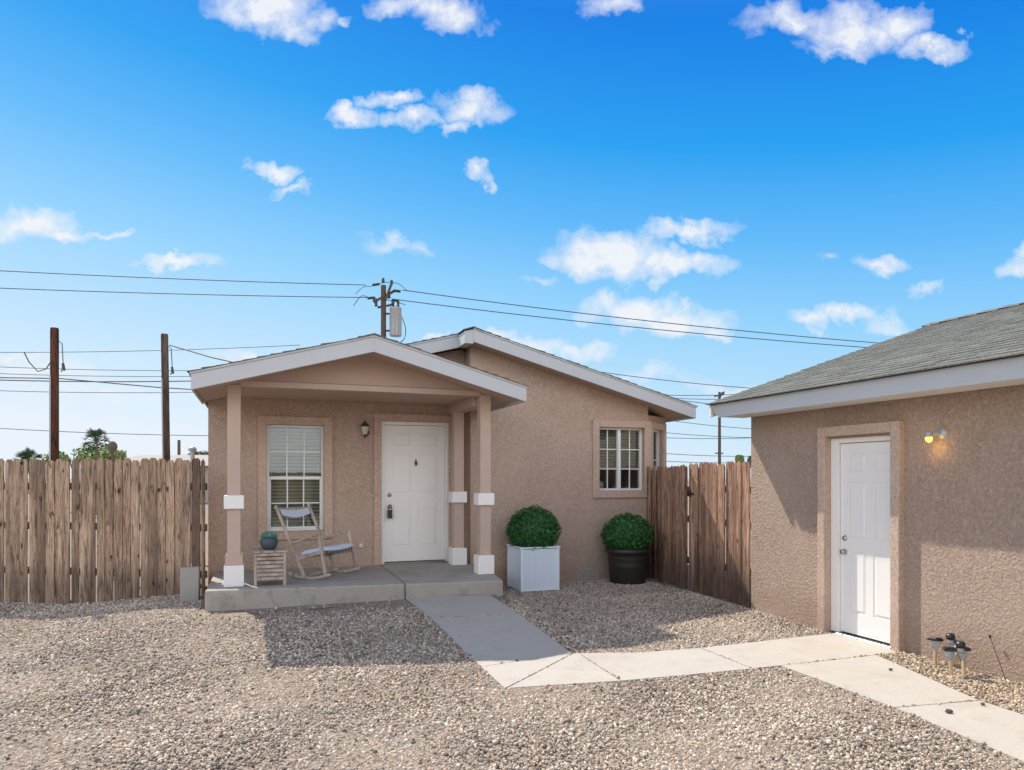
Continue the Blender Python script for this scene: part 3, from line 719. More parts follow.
# porch light on the outbuilding wall
lb_, lz_ = 4.47, 2.01
k = MB(); k.lathe([(0, -.03), (.03, -.028), (.048, -.012), (.052, 0)], (GA, lb_, lz_), 24, 'x')
k.tube([(GA-.02, lb_, lz_), (GA-.10, lb_+.03, lz_+.005), (GA-.12, lb_+.045, lz_)], .016, 12)
k.lathe([(0, .022), (.03, .02), (.034, 0), (.03, -.025), (0, -.025)], (GA-.115, lb_+.04, lz_-.005), 18)
wl = k.build('wall_light', 'galv', G)
k = MB(); k.lathe([(.028, 0), (.03, -.012), (.026, -.03), (.014, -.042), (0, -.046)], (GA-.115, lb_+.04, lz_-.031), 18); k.build('bulb', 'lamp_glow', wl)

pl_ = bpy.data.lights.new('bulb_light', 'POINT'); pl_.energy = .4; pl_.color = (1, .55, .15); pl_.shadow_soft_size = .03
po_ = bpy.data.objects.new('bulb_light', pl_); COL.objects.link(po_); po_.location = W(GA-.10, lb_+.03, lz_-.13)
# ------------------------------------------------------------------ FENCES
def fence(name, p0, p1, z0f, ztop, label, mt, bw=.14, gaps=.008, skip=(), seed=1, under=.03, group=None, wide=None):
    r = random.Random(seed); p0, p1 = Vector((*p0, 0)), Vector((*p1, 0)); L = (p1-p0).length; t = (p1-p0).normalized()
    ang = math.atan2(t.y, t.x)
    f = Root(name, p0.x, p0.y, 0, label, 'fence', group, ang, True)
    b = MB(); x = 0
    while x < L-.02:
        w_ = bw*r.uniform(.93, 1.04); e = min(x+w_, L)
        if not any(a < (x+e)/2 < c for a, c in skip):
            c0 = p0+t*x; zb = z0f(c0)+under+r.uniform(-.02, .03); zt = ztop+r.uniform(-.022, .014); yy = r.uniform(-.016, .014)
            ear = .034; l = r.uniform(-.004, .004)
            b.prism([(x, zb), (e, zb), (e+l, zt-ear), (e-ear*.8+l, zt), (x+ear*.8+l, zt), (x+l, zt-ear)], yy, yy+.017)
            if r.random() < .12: pass
        x = e + (r.choice([.001, .002, .003, gaps, gaps*1.6]) if wide is None else r.choice(wide))
    b.build('boards', mt, f)
    ra = MB(); zb0 = z0f(p0+t*L/2)
    for z in (zb0+.42, zb0+1.0, ztop-.35): ra.box(0, L, .024, .062, z-.045, z+.045)
    ra.build('rail', 'rail', f)
    po = 0
    while po < L-.05:
        q = MB(); q.box(po, po+.09, .063, .153, -.1, ztop-.06); q.build('fence_post', 'rail', f); po += 2.4
    return f
gzw = lambda p: float(GZ(*inv(p.x, p.y)))
fence('picket_fence', (-12.0, 10.02), (-3.80, 8.65), gzw, 1.86, 'weathered brown dog eared board fence running left from the porch', 'fence', .108, .011, (), 4, -.03, wide=[.004, .008, .012, .016, .030, .022, .008])
pA, pB = W(5.83, 9.74), W(5.69, 8.42); pC = W(5.66, 6.985)
fence('picket_fence', tuple(pA.xy), tuple(pB.xy), gzw, 1.80, 'reddish brown board fence beside the dark planter under the house corner window', 'fence_r', .075, .006, (), 11, .0, wide=[.003, .004, .005, .008, .012])
fence('gate', tuple((pB+(pC-pB).normalized()*.03).xy), tuple(pC.xy), gzw, 1.82, 'reddish board gate section with sunlit top touching the outbuilding corner', 'fence_r', .08, .005, (), 13, .0, wide=[.003, .004, .006, .010])
bpy.data.objects['gate']['category'] = 'gate'
gh = MB(); gh.box(.015, .10, -.03, -.004, 1.36, 1.44); gh.box(.03, .16, -.03, -.004, 1.385, 1.41); gh.build('latch', 'dark_metal', bpy.data.objects['gate'])

# ------------------------------------------------------------------ PORCH FURNITURE
# slatted side table
T = Root('side_table', .14, 8.72, ZP, 'small washed wood slatted side table standing on the porch by the left post', 'table')
x0, x1, y0, y1 = -.035, .315, 8.50, 8.86; zt = ZP+.41
lg = [(x0, y0), (x1-.03, y0), (x0, y1-.03), (x1-.03, y1-.03)]
for lx_, ly_ in lg: MB().box(lx_, lx_+.03, ly_, ly_+.03, ZP+.003, zt-.02).build('leg', 'teak', T, .003)
tp = MB()
for i in range(6): yy = y0-.012+i*.0645; tp.box(x0-.015, x1+.015, yy, yy+.058, zt-.02, zt)
tp.build('tabletop', 'teak', T, .002)
for (nm, side) in (('slats', 'f'), ('slats', 'b'), ('slats', 'l'), ('slats', 'r')):
    q = MB()
    for i in range(7):
        z = ZP+.075+i*.046
        if side == 'f': q.box(x0+.031, x1-.031, y0+.006, y0+.02, z, z+.034)
        if side == 'b': q.box(x0+.031, x1-.031, y1-.02, y1-.006, z, z+.034)
        if side == 'l': q.box(x0+.006, x0+.02, y0+.031, y1-.031, z, z+.034)
        if side == 'r': q.box(x1-.02, x1-.006, y0+.031, y1-.031, z, z+.034)
    q.build(nm, 'teak', T, .002)
def leaf_shell(mb, c, rx, ry, rz_, n, size, r, zmin=-1, lo=.84, hi=1.04, noisy=.05):
    c = Vector(c)
    for _ in range(n):
        while True:
            d = Vector((r.gauss(0, 1), r.gauss(0, 1), r.gauss(0, 1))).normalized()
            if d.z > zmin: break
        bumpy = 1+noisy*math.sin(d.x*7+c.x)*math.sin(d.y*8+1)*math.sin(d.z*9+2)+noisy*.6*math.sin(d.x*17)*math.sin(d.z*19+d.y*15)
        k = r.uniform(lo, hi)*bumpy; p = c+Vector((d.x*rx, d.y*ry, d.z*rz_))*k
        nrm = (d+Vector((r.gauss(0, .55), r.gauss(0, .55), r.gauss(0, .55)))).normalized()
        t1 = nrm.orthogonal().normalized(); t1.rotate(Matrix.Rotation(r.uniform(0, 6.28), 3, nrm)); t2 = nrm.cross(t1)
        s_ = size*r.uniform(.6, 1.3)
        mb.add([p-t1*s_, p+t2*s_*.55+nrm*s_*.15, p+t1*s_, p-t2*s_*.55+nrm*s_*.15], [(0, 1, 2, 3)])
def core(mb, c, rx, ry, rz_):
    b = bmesh.new(); bmesh.ops.create_icosphere(b, subdivisions=3, radius=1)
    mb.add([(c[0]+v.co.x*rx, c[1]+v.co.y*ry, c[2]+v.co.z*rz_) for v in b.verts], [tuple(v.index for v in f.verts) for f in b.faces], True); b.free()
# small potted plant on the table
P = Root('potted_plant', .13, 8.68, zt, 'small green plant in a round slate blue pot on the slatted side table', 'potted plant')
MB().lathe([(0, 0), (.055, 0), (.085, .03), (.102, .075), (.098, .115), (.085, .14), (.076, .14), (.08, .12), (0, .115)], (.13, 8.68, zt), 28).build('pot', 'potblue', P)
r = random.Random(3); sc = MB(); core(sc, (.13, 8.68, zt+.15), .07, .07, .05)
for i in range(150):
    an = r.uniform(0, 6.28); el = r.uniform(.1, 1.5); d = Vector((math.cos(an)*math.cos(el), math.sin(an)*math.cos(el), math.sin(el)))
    b0_ = Vector((.13, 8.68, zt+.14))+Vector((d.x*.05, d.y*.05, 0)); L_ = r.uniform(.05, .085)
    t1 = d.orthogonal().normalized()*.009; t2 = d.cross(t1.normalized())*.006
    p = b0_+d*L_*.55; q = b0_+d*L_+Vector((0, 0, .005))
    sc.add([b0_, p+t1, p+t2, p-t1, p-t2, q], [(0, 1, 2), (0, 2, 3), (0, 3, 4), (0, 4, 1), (5, 2, 1), (5, 3, 2), (5, 4, 3), (5, 1, 4)])
sc.build('foliage', 'succ_leaf', P)
# rocking chair: local x = forward, y = towards the far side
CW = .66
ch = bpy.data.objects.new('rocking_chair', None); COL.objects.link(ch)
ch.location = (-2.557, 8.62, ZP+.002); ch.rotation_euler = (0, 0, math.atan2(-.34, .94)); ch.empty_display_size = .2
tag(ch, 'wooden rocking chair with pale blue seat cushion and head cushion on the porch', 'rocking chair')
def arc(pts, n=18):
    out = []
    for i in range(n+1):
        t = i/n*(len(pts)-1); k = min(int(t), len(pts)-2); u = t-k
        P_ = [Vector(pts[max(0, min(len(pts)-1, k+j))]) for j in (-1, 0, 1, 2)]
        out.append(.5*((2*P_[1])+(P_[2]-P_[0])*u+(2*P_[0]-5*P_[1]+4*P_[2]-P_[3])*u*u+(3*P_[1]-P_[0]-3*P_[2]+P_[3])*u**3))
    return out
def ribbon(mb, pts, w_, h_):
    for a_, b_ in zip(pts[:-1], pts[1:]): mb.beam(a_, b_+(b_-a_)*.04, w_, h_)
for y in (0, CW):
    m = MB(); ribbon(m, arc([(-.33, y, .115), (-.16, y, .045), (0, y, .022), (.16, y, .022), (.37, y, .075)]), .03, .034); m.build('rocker', 'chairwood', ch, .003)
    m = MB(); m.beam((.0, y, .03), (-.43, y, .90), .028, .036, (1, 0, 0)); m.build('back_post', 'chairwood', ch, .004)
    m = MB(); m.beam((.31, y, .05), (.21, y, .55), .028, .034, (1, 0, 0)); m.build('leg', 'chairwood', ch, .004)
    m = MB(); m.beam((-.20, y, .43), (.24, y, .565), .042, .02); m.build('armrest', 'chairwood', ch, .005)
    m = MB(); m.beam((-.12, y, .245), (.26, y, .345), .024, .05); m.build('seat_rail', 'chairwood', ch, .004)
for xq, zq in ((.262, .33), (-.10, .25), (-.395, .845), (.04, .05)):
    MB().beam((xq, .016, zq), (xq, CW-.016, zq), .024, .034).build('crossbar', 'chairwood', ch, .004)
def cushion(name, c0, c1, y0, y1, th_, bow=0., sag=0.):
    m = MB(); nU, nV = 14, 18; top = []; bot = []
    c0, c1 = Vector(c0), Vector(c1); t = (c1-c0).normalized(); nn = Vector((-t.z, 0, t.x))
    for i in range(nU+1):
        for j in range(nV+1):
            u, v = i/nU, j/nV; e = (1-(2*u-1)**6)*(1-(2*v-1)**6); e = max(0, e)**.5
            p = c0.lerp(c1, u); p = Vector((p.x, y0+(y1-y0)*v, p.z))-nn*bow*(1-(2*v-1)**2)-Vector((0, 0, sag*(1-(2*v-1)**2)*(1-.4*u)))
            top.append(p+nn*th_*(.2+.8*e)); bot.append(p-nn*th_*.15*e)
    q = nV+1; n = len(top); fs = []
    for i in range(nU):
        for j in range(nV):
            fs.append((i*q+j, i*q+j+1, (i+1)*q+j+1, (i+1)*q+j)); fs.append((n+i*q+j, n+(i+1)*q+j, n+(i+1)*q+j+1, n+i*q+j+1))
    ring = [i*q for i in range(nU+1)]+[nU*q+j for j in range(1, q)]+[i*q+nV for i in range(nU-1, -1, -1)]+[j for j in range(nV-1, 0, -1)]
    fs += [(ring[i], ring[(i+1) % len(ring)], n+ring[(i+1) % len(ring)], n+ring[i]) for i in range(len(ring))]
    m.add(top+bot, fs, True); return m.build(name, 'cushion', ch)
cushion('seat_cushion', (-.10, 0, .285), (.30, 0, .365), .03, CW-.03, .065, .02)
cushion('head_cushion', (-.35, 0, .785), (-.395, 0, .87), .04, CW-.04, .04, .0, .05)
# woven cord under the seat edge and across the head rest
m = MB()
for i in range(17):
    y = .05+i*(CW-.1)/16
    m.tube([(.275, y, .355), (.283, y, .32), (.275, y+.006, .285)], .005, 5); zs = .785-.05*(1-(2*(y/CW)-1)**2); m.tube([(-.352, y, zs), (-.342, y+.004, zs-.045)], .004, 5)
for i in range(12): y = .06+i*(CW-.12)/11; m.tube([(-.10, y, .262), (.08, y, .285), (.262, y, .34)], .006, 5)
m.build('cord_weave', 'rope', ch)

# ------------------------------------------------------------------ PLANTERS
Q = Root('planter', 3.68, 9.3, .04, 'square white grooved planter box standing on gravel right of the porch', 'planter')
a0, a1, b0, b1, z0, z1 = 3.405, 3.985, 9.0, 9.56, .045, .66
m = MB()
ng = 19
for (ax, fx) in (('f', b0), ('k', b1), ('l', a0), ('r', a1)):
    lo_, hi_ = (a0, a1) if ax in 'fk' else (b0, b1)
    s_ = -1 if ax in 'fl' else 1; st_ = (hi_-lo_-.07)/ng
    for i in range(ng):
        p = lo_+.035+i*st_
        d0, d1 = sorted((fx-s_*.02, fx-s_*.006))
        if ax in 'fk': m.box(p+.0015, p+st_-.0015, d0, d1, z0+.03, z1-.03)
        else: m.box(d0, d1, p+.0015, p+st_-.0015, z0+.03, z1-.03)
m.box(a0+.021, a1-.021, b0+.021, b1-.021, z0+.02, z1-.05)
m.build('box_panel', 'planter_white', Q, .002)
m = MB()
for xa in (a0, a1-.035):
    for ya in (b0, b1-.035): m.box(xa, xa+.035, ya, ya+.035, z0, z1-.022)
m.box(a0+.036, a1-.036, b0+.002, b0+.024, z0+.004, z0+.032); m.box(a0+.036, a1-.036, b1-.024, b1-.002, z0+.004, z0+.032)
m.box(a0+.002, a0+.024, b0+.036, b1-.036, z0+.004, z0+.032); m.box(a1-.024, a1-.002, b0+.036, b1-.036, z0+.004, z0+.032)
m.box(a0-.012, a1+.012, b0-.012, b0+.03, z1-.021, z1); m.box(a0-.012, a1+.012, b1-.03, b1+.012, z1-.021, z1)
m.box(a0-.012, a0+.03, b0+.031, b1-.031, z1-.021, z1); m.box(a1-.03, a1+.012, b0+.031, b1-.031, z1-.021, z1)
m.build('frame', 'planter_white', Q, .004, 2)
def boxwood(name, c, rx, rz_, label, seed, stemz):
    r = random.Random(seed); Bx = Root(name, c[0], c[1], stemz, label, 'shrub')
    m = MB(); core(m, c, rx*.86, rx*.86, rz_*.86); leaf_shell(m, c, rx, rx, rz_, 9000, .0165, r, -.75, .84, 1.06, .085); 
    for _ in range(60):
        d = Vector((r.gauss(0, 1), r.gauss(0, 1), r.gauss(0, 1)+.4)).normalized(); p = Vector(c)+Vector((d.x*rx, d.y*rx, d.z*rz_))*.97
        for k_ in range(5):
            q = p+d*(.008+.010*k_)+Vector((r.gauss(0, .006), r.gauss(0, .006), 0)); t1 = d.orthogonal().normalized(); t1.rotate(Matrix.Rotation(k_*2.4, 3, d))
            m.add([q, q+t1*.008+d*.006, q+t1*.02+d*.008, q+t1*.008-d*.004], [(0, 1, 2, 3)])
    m.build('foliage', 'box_leaf', Bx)
    m = MB(); m.tube([(c[0], c[1], stemz), (c[0]+.01, c[1], c[2])], .02, 8, .014); m.build('stem', 'bark', Bx)
boxwood('boxwood', (3.70, 9.28, .865), .36, .33, 'round clipped boxwood ball in the square white planter', 5, .60)
Q2 = Root('planter', 5.27, 9.36, .03, 'round dark brown pot standing against the house wall beside the fence', 'planter')
c2 = (5.27, 9.36, .035)
MB().lathe([(0, 0), (.262, 0), (.27, .01), (.285, .25), (.292, .26), (.290, .28), (.297, .36), (.302, .37), (.300, .39), (.307, .455), (.335, .46), (.342, .475), (.342, .515), (.332, .525), (.31, .52), (.30, .44), (0, .43)], c2, 44).build('pot', 'black_plastic', Q2)
boxwood('boxwood', (5.27, 9.36, .755), .372, .30, 'rounded clipped boxwood growing in the dark round pot', 8, .46)

# cinder block leaning at the fence
bk = MB(); bk.box(-.10, .10, 0, .09, 0, .40)
bk.box(-.10, -.075, .091, .19, 0, .40); bk.box(.075, .10, .091, .19, 0, .40); bk.box(-.075, .075, .091, .19, 0, .03); bk.box(-.075, .075, .091, .19, .185, .215); bk.box(-.075, .075, .091, .19, .37, .40)
bo = bk.build('cinder_block', 'cinder', None, .005, 2)
x_, y_ = -3.79, 8.22; bo.location = (x_, y_, float(GZ(*inv(x_, y_)))-.005); bo.rotation_euler = (R(-3), 0, R(20))
tag(bo, 'grey concrete block standing on end against the fence beside the porch slab', 'concrete block')

# ------------------------------------------------------------------ SOLAR STAKE LIGHTS
def solar():
    rt = bpy.data.objects.new('solar_light', None); COL.objects.link(rt)
    m = MB(); m.tube([(0, 0, -.02), (0, 0, .13)], .013, 8); m.build('stake', 'solar_amber', rt)
    m = MB(); m.lathe([(.020, .13), (.034, .16), (.040, .20), (0, .20)], (0, 0, 0), 4, smooth=False); m.build('lens', 'solar_clear', rt)
    m = MB(); m.box(-.044, .044, -.044, .044, .201, .225); m.box(-.036, .036, -.036, .036, .2255, .232); m.build('cap', 'black', rt, .004)
    return rt
sol = []
p = solar()
spots = [(5.50, 4.43, -6, 8, 'grey capped solar stake light nearest the side door, left of the cluster'),
         (5.57, 4.33, 10, 26, 'solar stake light leaning over at the back left of the cluster by the wall'),
         (5.31, 4.13, -3, 5, 'solar stake light standing upright at the front of the cluster beside the walk'),
         (5.41, 4.10, 8, 18, 'tilted solar stake light furthest right in the cluster by the wall')]
for i, (a, b, rx, ry, lb) in enumerate(spots):
    if i == 0: o = p
    else:
        o = p.copy(); COL.objects.link(o)
        for c in p.children: d = c.copy(); COL.objects.link(d); d.parent = o
    o.location = W(a, b, .01); o.rotation_euler = (R(rx), R(ry), R(20+i*23)); tag(o, lb, 'garden light', 'solar stake lights clustered by the outbuilding wall')
# upright bottles/heads of spare lights standing between them
for (a, b, zz, lb) in ((5.53, 4.31, .21, 'black spare light head perched on top of the left pair of stake lights'), (5.36, 4.09, .205, 'black spare light head perched on top of the right pair of stake lights')):
    m = MB(); m.lathe([(0, 0), (.022, 0), (.022, .05), (0, .05)], (0, 0, 0), 12); o = bpy.data.objects.new('light_head', None); COL.objects.link(o)
    o.location = W(a, b, zz); o.rotation_euler = (R(8), R(-10), .3); tag(o, lb, 'garden light', 'spare light heads')
    m.build('neck', 'solar_clear', o); MB().lathe([(0, .051), (.032, .051), (.036, .07), (.03, .092), (0, .095)], (0, 0, 0), 14).build('cap', 'black', o)
m = MB(); m.tube([W(5.60, 4.02, .33), W(5.52, 3.83, .02)], .003, 6); m.lathe([(0, -.015), (.009, -.01), (.009, .012), (0, .015)], W(5.60, 4.02, .335), 8)
o = m.build('stake', 'black', None); tag(o, 'thin black wire stake leaning on the outbuilding wall beside the lights', 'stake')

# little rocks on the walk, twigs
def rock(x, y, z, s, label, seed):
    r = random.Random(seed); b = bmesh.new(); bmesh.ops.create_icosphere(b, subdivisions=2, radius=1)
    for v in b.verts: v.co = Vector((v.co.x*s*1.2, v.co.y*s*.8, v.co.z*s*.7))*r.uniform(.8, 1.15)
    m = MB(); m.add([v.co[:] for v in b.verts], [tuple(q.index for q in f.verts) for f in b.faces]); b.free()
    o = m.build('rock', 'rockdark', None); o.location = (x, y, z); tag(o, label, 'rock', 'loose rocks on the walk')
q = W(4.46, 3.49); rock(q.x, q.y, .022, .022, 'small dark rock on the concrete walk nearest the gravel edge', 1)
q = W(4.83, 3.52); rock(q.x, q.y, .022, .014, 'tiny dark pebble on the concrete walk nearer the outbuilding', 2)
q = W(4.98, 4.42); rock(q.x, q.y, .022, .014, 'small brown pebble on the walk just outside the side door', 3)
m = MB(); m.tube([(0, 0, 0), (.12, .02, .012), (.22, .06, .01), (.30, .06, .02)], .007, 6, .003); m.tube([(.12, .02, .012), (.17, -.02, .02)], .004, 5)
o = m.build('twig', 'twig', None); x_, y_ = -2.2, 7.62; o.location = (x_, y_, float(GZ(*inv(x_, y_)))+.02); tag(o, 'dry brown twig lying on the shaded gravel in front of the porch', 'twig')

# ------------------------------------------------------------------ POLES, WIRES, BACKGROUND
def at(px, py, Y): return Vector(((px-512)/700*Y, Y, 1.63+(477-py)/700*Y))
def postpole(x0, x1, ytop, Y, label, mt, lean=0):
    c = at((x0+x1)/2, ytop, Y); rad = (x1-x0)/2/700*Y*.84
    o = Root('utility_post', c.x+lean, Y, 0, label, 'pole', 'cut off timber poles behind the fence', 0, True)
    MB().tube([(0, 0, -.2), (-lean*.5, 0, c.z/2), (-lean, 0, c.z-.02), (-lean, 0, c.z)], [rad*1.08, rad*1.03, rad, rad*.9], 18).build('pole', mt, o)
    MB().tube([(-rad*.55, -rad*.95, .0), (-rad*.55-lean*.6, -rad*.95, c.z*.6), (-rad*.55-lean*.8, -rad*.92, c.z*.82)], .012, 8).build('conduit', 'galv', o)
    m = MB(); m.tube([(rad-lean, 0, c.z-.18), (rad*2-lean, 0, c.z-.22), (rad*2.3-lean, 0, c.z-.5), (rad*1.8-lean, 0, c.z-.62), (rad*2.6-lean, 0, c.z-.58)], .006, 6)
    m.tube([(rad*2.2-lean, 0, c.z-.50), (rad*2.6-lean, 0, c.z-.60)], .018, 8); m.build('cable_tail', 'cable', o)
    return o
postpole(50, 59, 328, 9.9, 'thick reddish brown timber pole with grey conduit rising behind the left fence', 'polewood')
postpole(160.5, 168.5, 334, 10.6, 'thinner grey brown timber pole behind the fence close to the porch roof', 'polewood2', .06)

cable_n = 0
def cable(pts, rad, label, sag=0):
    v = [Vector(p) for p in pts]
    if len(v) == 2 and sag:
        a, b = v; v = [a.lerp(b, i/24)-Vector((0, 0, sag*4*(i/24)*(1-i/24))) for i in range(25)]
    o = MB().tube(v, rad, 5).build('power_line', 'cable', None); tag(o, label, 'cable', 'overhead lines'); return o
YP = 35.
# transformer pole
pt = at(383.5, 283, YP)
U = Root('utility_pole', pt.x, YP, 0, 'tall wooden utility pole with grey transformer rising behind the porch roof', 'utility pole', None, 0, True)
MB().tube([(0, 0, 0), (0, 0, pt.z-.12)], .15, 16, .13).build('pole', 'polewood2', U)
tz = pt.z
m = MB(); m.beam((-.45, -.2, tz-1.0), (.5, .2, tz-.35), .12, .12); m.beam((-.3, .1, tz-1.2), (.5, -.1, tz-1.1), .09, .09); m.beam((0, -.16, tz-.9), (0, -.16, tz-.02), .1, .1); m.beam((.12, -.16, tz-.9), (.42, -.16, tz-.1), .1, .1); m.build('crossarm', 'polewood2', U)
for dx, dz in ((-.45, -.95), (.42, -.12), (0, -.02), (-.35, -1.2), (.48, -1.1), (.3, -.8)): MB().lathe([(0, 0), (.05, 0), (.09, .05), (.05, .09), (.09, .13), (.05, .17), (.08, .21), (0, .26)], (dx, -.1, tz+dz), 8).build('insulator', 'dark_metal', U)
for dx, dz, s in ((-.2, -.05, -1), (.5, -.38, 1), (-.45, -.72, -1), (.42, -.85, 1)): MB().tube([(dx, 0, tz+dz), (dx+.35*s, 0, tz+dz-.04)], .07, 8).build('insulator', 'dark_metal', U)
m = MB(); m.lathe([(0, -.72), (.28, -.72), (.30, -.66), (.28, -.6), (.29, .6), (.31, .62), (.29, .70), (.12, .76), (0, .76)], (.62, -.1, tz-1.96), 22); tr = m.build('transformer', 'grey_steel', U)
m = MB()
for k_ in range(8): an = k_*math.pi/4; m.beam((.62+.31*math.cos(an), -.1+.31*math.sin(an), tz-2.6), (.62+.31*math.cos(an), -.1+.31*math.sin(an), tz-1.6), .03, .02, (1, .2, 0))
m.build('cooling_fin', 'grey_steel', tr)
for dz in (-1.55, -2.4): MB().tube([(.13, -.05, tz+dz), (.4, -.1, tz+dz)], .05, 8).build('bracket', 'dark_metal', U)
for dx in (.5, .75): MB().lathe([(0, 0), (.07, 0), (.05, .1), (.07, .15), (.05, .3), (0, .34)], (dx, -.1, tz-1.2), 8).build('bushing', 'dark_metal', tr)
m = MB(); m.tube(arc([(.95, -.1, tz-1.75), (1.12, -.1, tz-2.3), (1.05, -.1, tz-2.8), (.7, -.1, tz-3.1)], 14), .022, 6)
m.tube(arc([(-1.4, 0, tz-.55), (-1.0, 0, tz-.2), (-.5, 0, tz-.15), (0, 0, tz+.02), (.7, 0, tz-.02), (1.2, 0, tz-.4)], 24), .016, 6)
m.tube(arc([(-1.5, 0, tz-1.15), (-1.1, 0, tz-.65), (-.6, 0, tz-.75), (.5, 0, tz-.9), (1.1, 0, tz-1.1)], 24), .018, 6); m.build('jumper_wire', 'cable', U)
cable([at(-120, 264, 30), at(366, 285, YP)], .022, 'upper of the two high power lines left of the transformer pole', .10)
cable([at(-120, 283, 30), at(368, 297.5, YP)], .022, 'lower of the two high power lines left of the transformer pole', .10)
cable([at(402, 290, YP), at(1100, 357, 42)], .024, 'upper high power line running right from the transformer pole over the outbuilding', .45)
cable([at(399, 300, YP), at(1100, 360, 42)], .024, 'lower high power line running right from the transformer pole over the outbuilding', .45)
# distant pole right
pr = at(719.5, 392, 72)
U2 = Root('utility_pole', pr.x, 72, 0, 'slim distant utility pole seen between the house and the outbuilding eave', 'utility pole', None, 0, True)
MB().tube([(0, 0, 0), (0, 0, pr.z)], .17, 10, .13).build('pole', 'polewood2', U2)
m = MB(); m.beam((-.55, 0, pr.z-.45), (.5, 0, pr.z-.25), .12, .14); m2 = MB(); m2.beam((-.45, 0, pr.z-6.3), (.4, 0, pr.z-6.3), .12, .12).build('crossarm', 'dark_metal', U2)
m.beam((-.5, 0, pr.z-.5), (-.5, 0, pr.z-.0), .13, .13); m.beam((.35, 0, pr.z-.3), (.5, 0, pr.z+.05), .13, .13); m.beam((.1, 0, pr.z-.5), (.3, 0, pr.z), .13, .13); m.build('crossarm', 'dark_metal', U2)
# lower lines of the farther run
YF = 60
far = [((-60, 352), (300, 345), 'line passing the timber poles and rising to the porch roof', .05),
       ((-60, 364), (250, 370), 'line just under the top one by the timber poles', .05),
       ((-60, 371), (250, 375.5), 'thin third line from the top behind the timber poles', .05),
       ((-60, 378), (250, 379.5), 'thick fourth line from the top behind the timber poles', .09),
       ((-60, 388.5), (250, 391), 'fifth line from the top behind the timber poles', .05),
       ((-60, 424.5), (260, 436), 'lowest single line just above the palm tree', .055),
       ((560, 366), (780, 390), 'line dipping from the house roof to the outbuilding eave', .055),
       ((640, 394), (780, 391), 'upper bundled line reaching the distant pole top', .05),
       ((640, 396), (780, 397), 'second bundled line reaching the distant pole top', .05),
       ((560, 383), (790, 411), 'line crossing just under the outbuilding eave tip', .055),
       ((640, 416), (800, 431), 'sloping line crossing the middle of the distant pole', .045),
       ((640, 430), (800, 437.5), 'upper of two flat lines crossing the distant pole', .045),
       ((640, 436.5), (800, 435), 'lower of two flat lines crossing the distant pole', .045),
       ((640, 451.5), (800, 455), 'low line above the reddish fence tops', .045),
       ((640, 459.5), (800, 460.5), 'lowest line just above the reddish fence tops', .045)]
for p0, p1, lb, rd in far: cable([at(*p0, YF), at(*p1, YF+4)], rd*.58, lb, .25)
cable([at(-40, 377, 58), at(60, 378.5, 58), at(160, 387.5, 58), at(235, 392, 58)], .05, 'thick drooping line bundle crossing behind the timber poles', 0)
cable([at(24, 352, 9.9), at(29, 362, 9.9), at(38, 371.5, 9.9), at(46, 369, 9.9), at(54, 357, 9.9)], .008, 'slack black wire loop hanging left of the thick timber pole')
m = cable([at(169.5, 345, 10.6), at(190, 351, 10.2), at(210, 357, 9.8), at(232, 362, 9.35)], .009, 'service wire from the thin timber pole to the porch roof')

# dense vegetation beyond the fence
def tree(name, c, rx, rz_, n, size, label, mt='bush_leaf', seed=1, trunk=True, group=None, lobes=5):
    r = random.Random(seed); o = Root(name, c[0], c[1], 0, label, 'bush' if 'bush' in name else 'tree', group, 0, True)
    m = MB()
    for i in range(lobes):
        q = (r.uniform(-rx*.65, rx*.65), r.uniform(-rx*.4, rx*.4), c[2]+r.uniform(-rz_*.25, rz_*.35)); s_ = r.uniform(.35, .6)
        leaf_shell(m, q, rx*s_, rx*s_, rz_*s_*1.3, n//lobes, size, r, -1, .45, 1.08, .12)
    m.build('crown', mt, o)
    m = MB()
    for i in range(4): an = i*1.6; m.tube([(0, 0, 0), (math.cos(an)*rx*.15, math.sin(an)*rx*.15, c[2]*.6), (math.cos(an)*rx*.4, math.sin(an)*rx*.4, c[2]+rz_*.2)], rx*.04, 6, rx*.012)
    m.build('trunk', 'bark', o)
def bx(px0, px1, y0, y1, Y): c = at((px0+px1)/2, (y0+y1)/2, Y); return (c.x, Y, c.z), (px1-px0)/1400*Y, (y1-y0)/1400*Y
for i, (px0, px1, y0, y1, Y, lb, mt) in enumerate([(54, 106, 445, 470, 34, 'yellow green bush above the fence right of the thick timber pole', 'bush_leaf'),
        (98, 126, 449, 470, 32, 'low pale green bush beneath the palm above the fence', 'bush_leaf'),
        (190, 214, 449, 468, 50, 'small dark bush above the fence next to the house corner', 'bush_leaf_d'),
        (736, 744, 454, 468, 40, 'small dark bush above the gate beside the outbuilding corner', 'bush_leaf'),
        (748, 760, 451, 470, 44, 'dark shrub half hidden behind the outbuilding corner', 'bush_leaf_d')]):
    c, rx, rz_ = bx(px0, px1, y0, y1, Y); tree('bush', c, rx*1.15, rz_, 2200, .10 if rx > .8 else .07, lb, mt, 20+i, group='bushes beyond the fences')
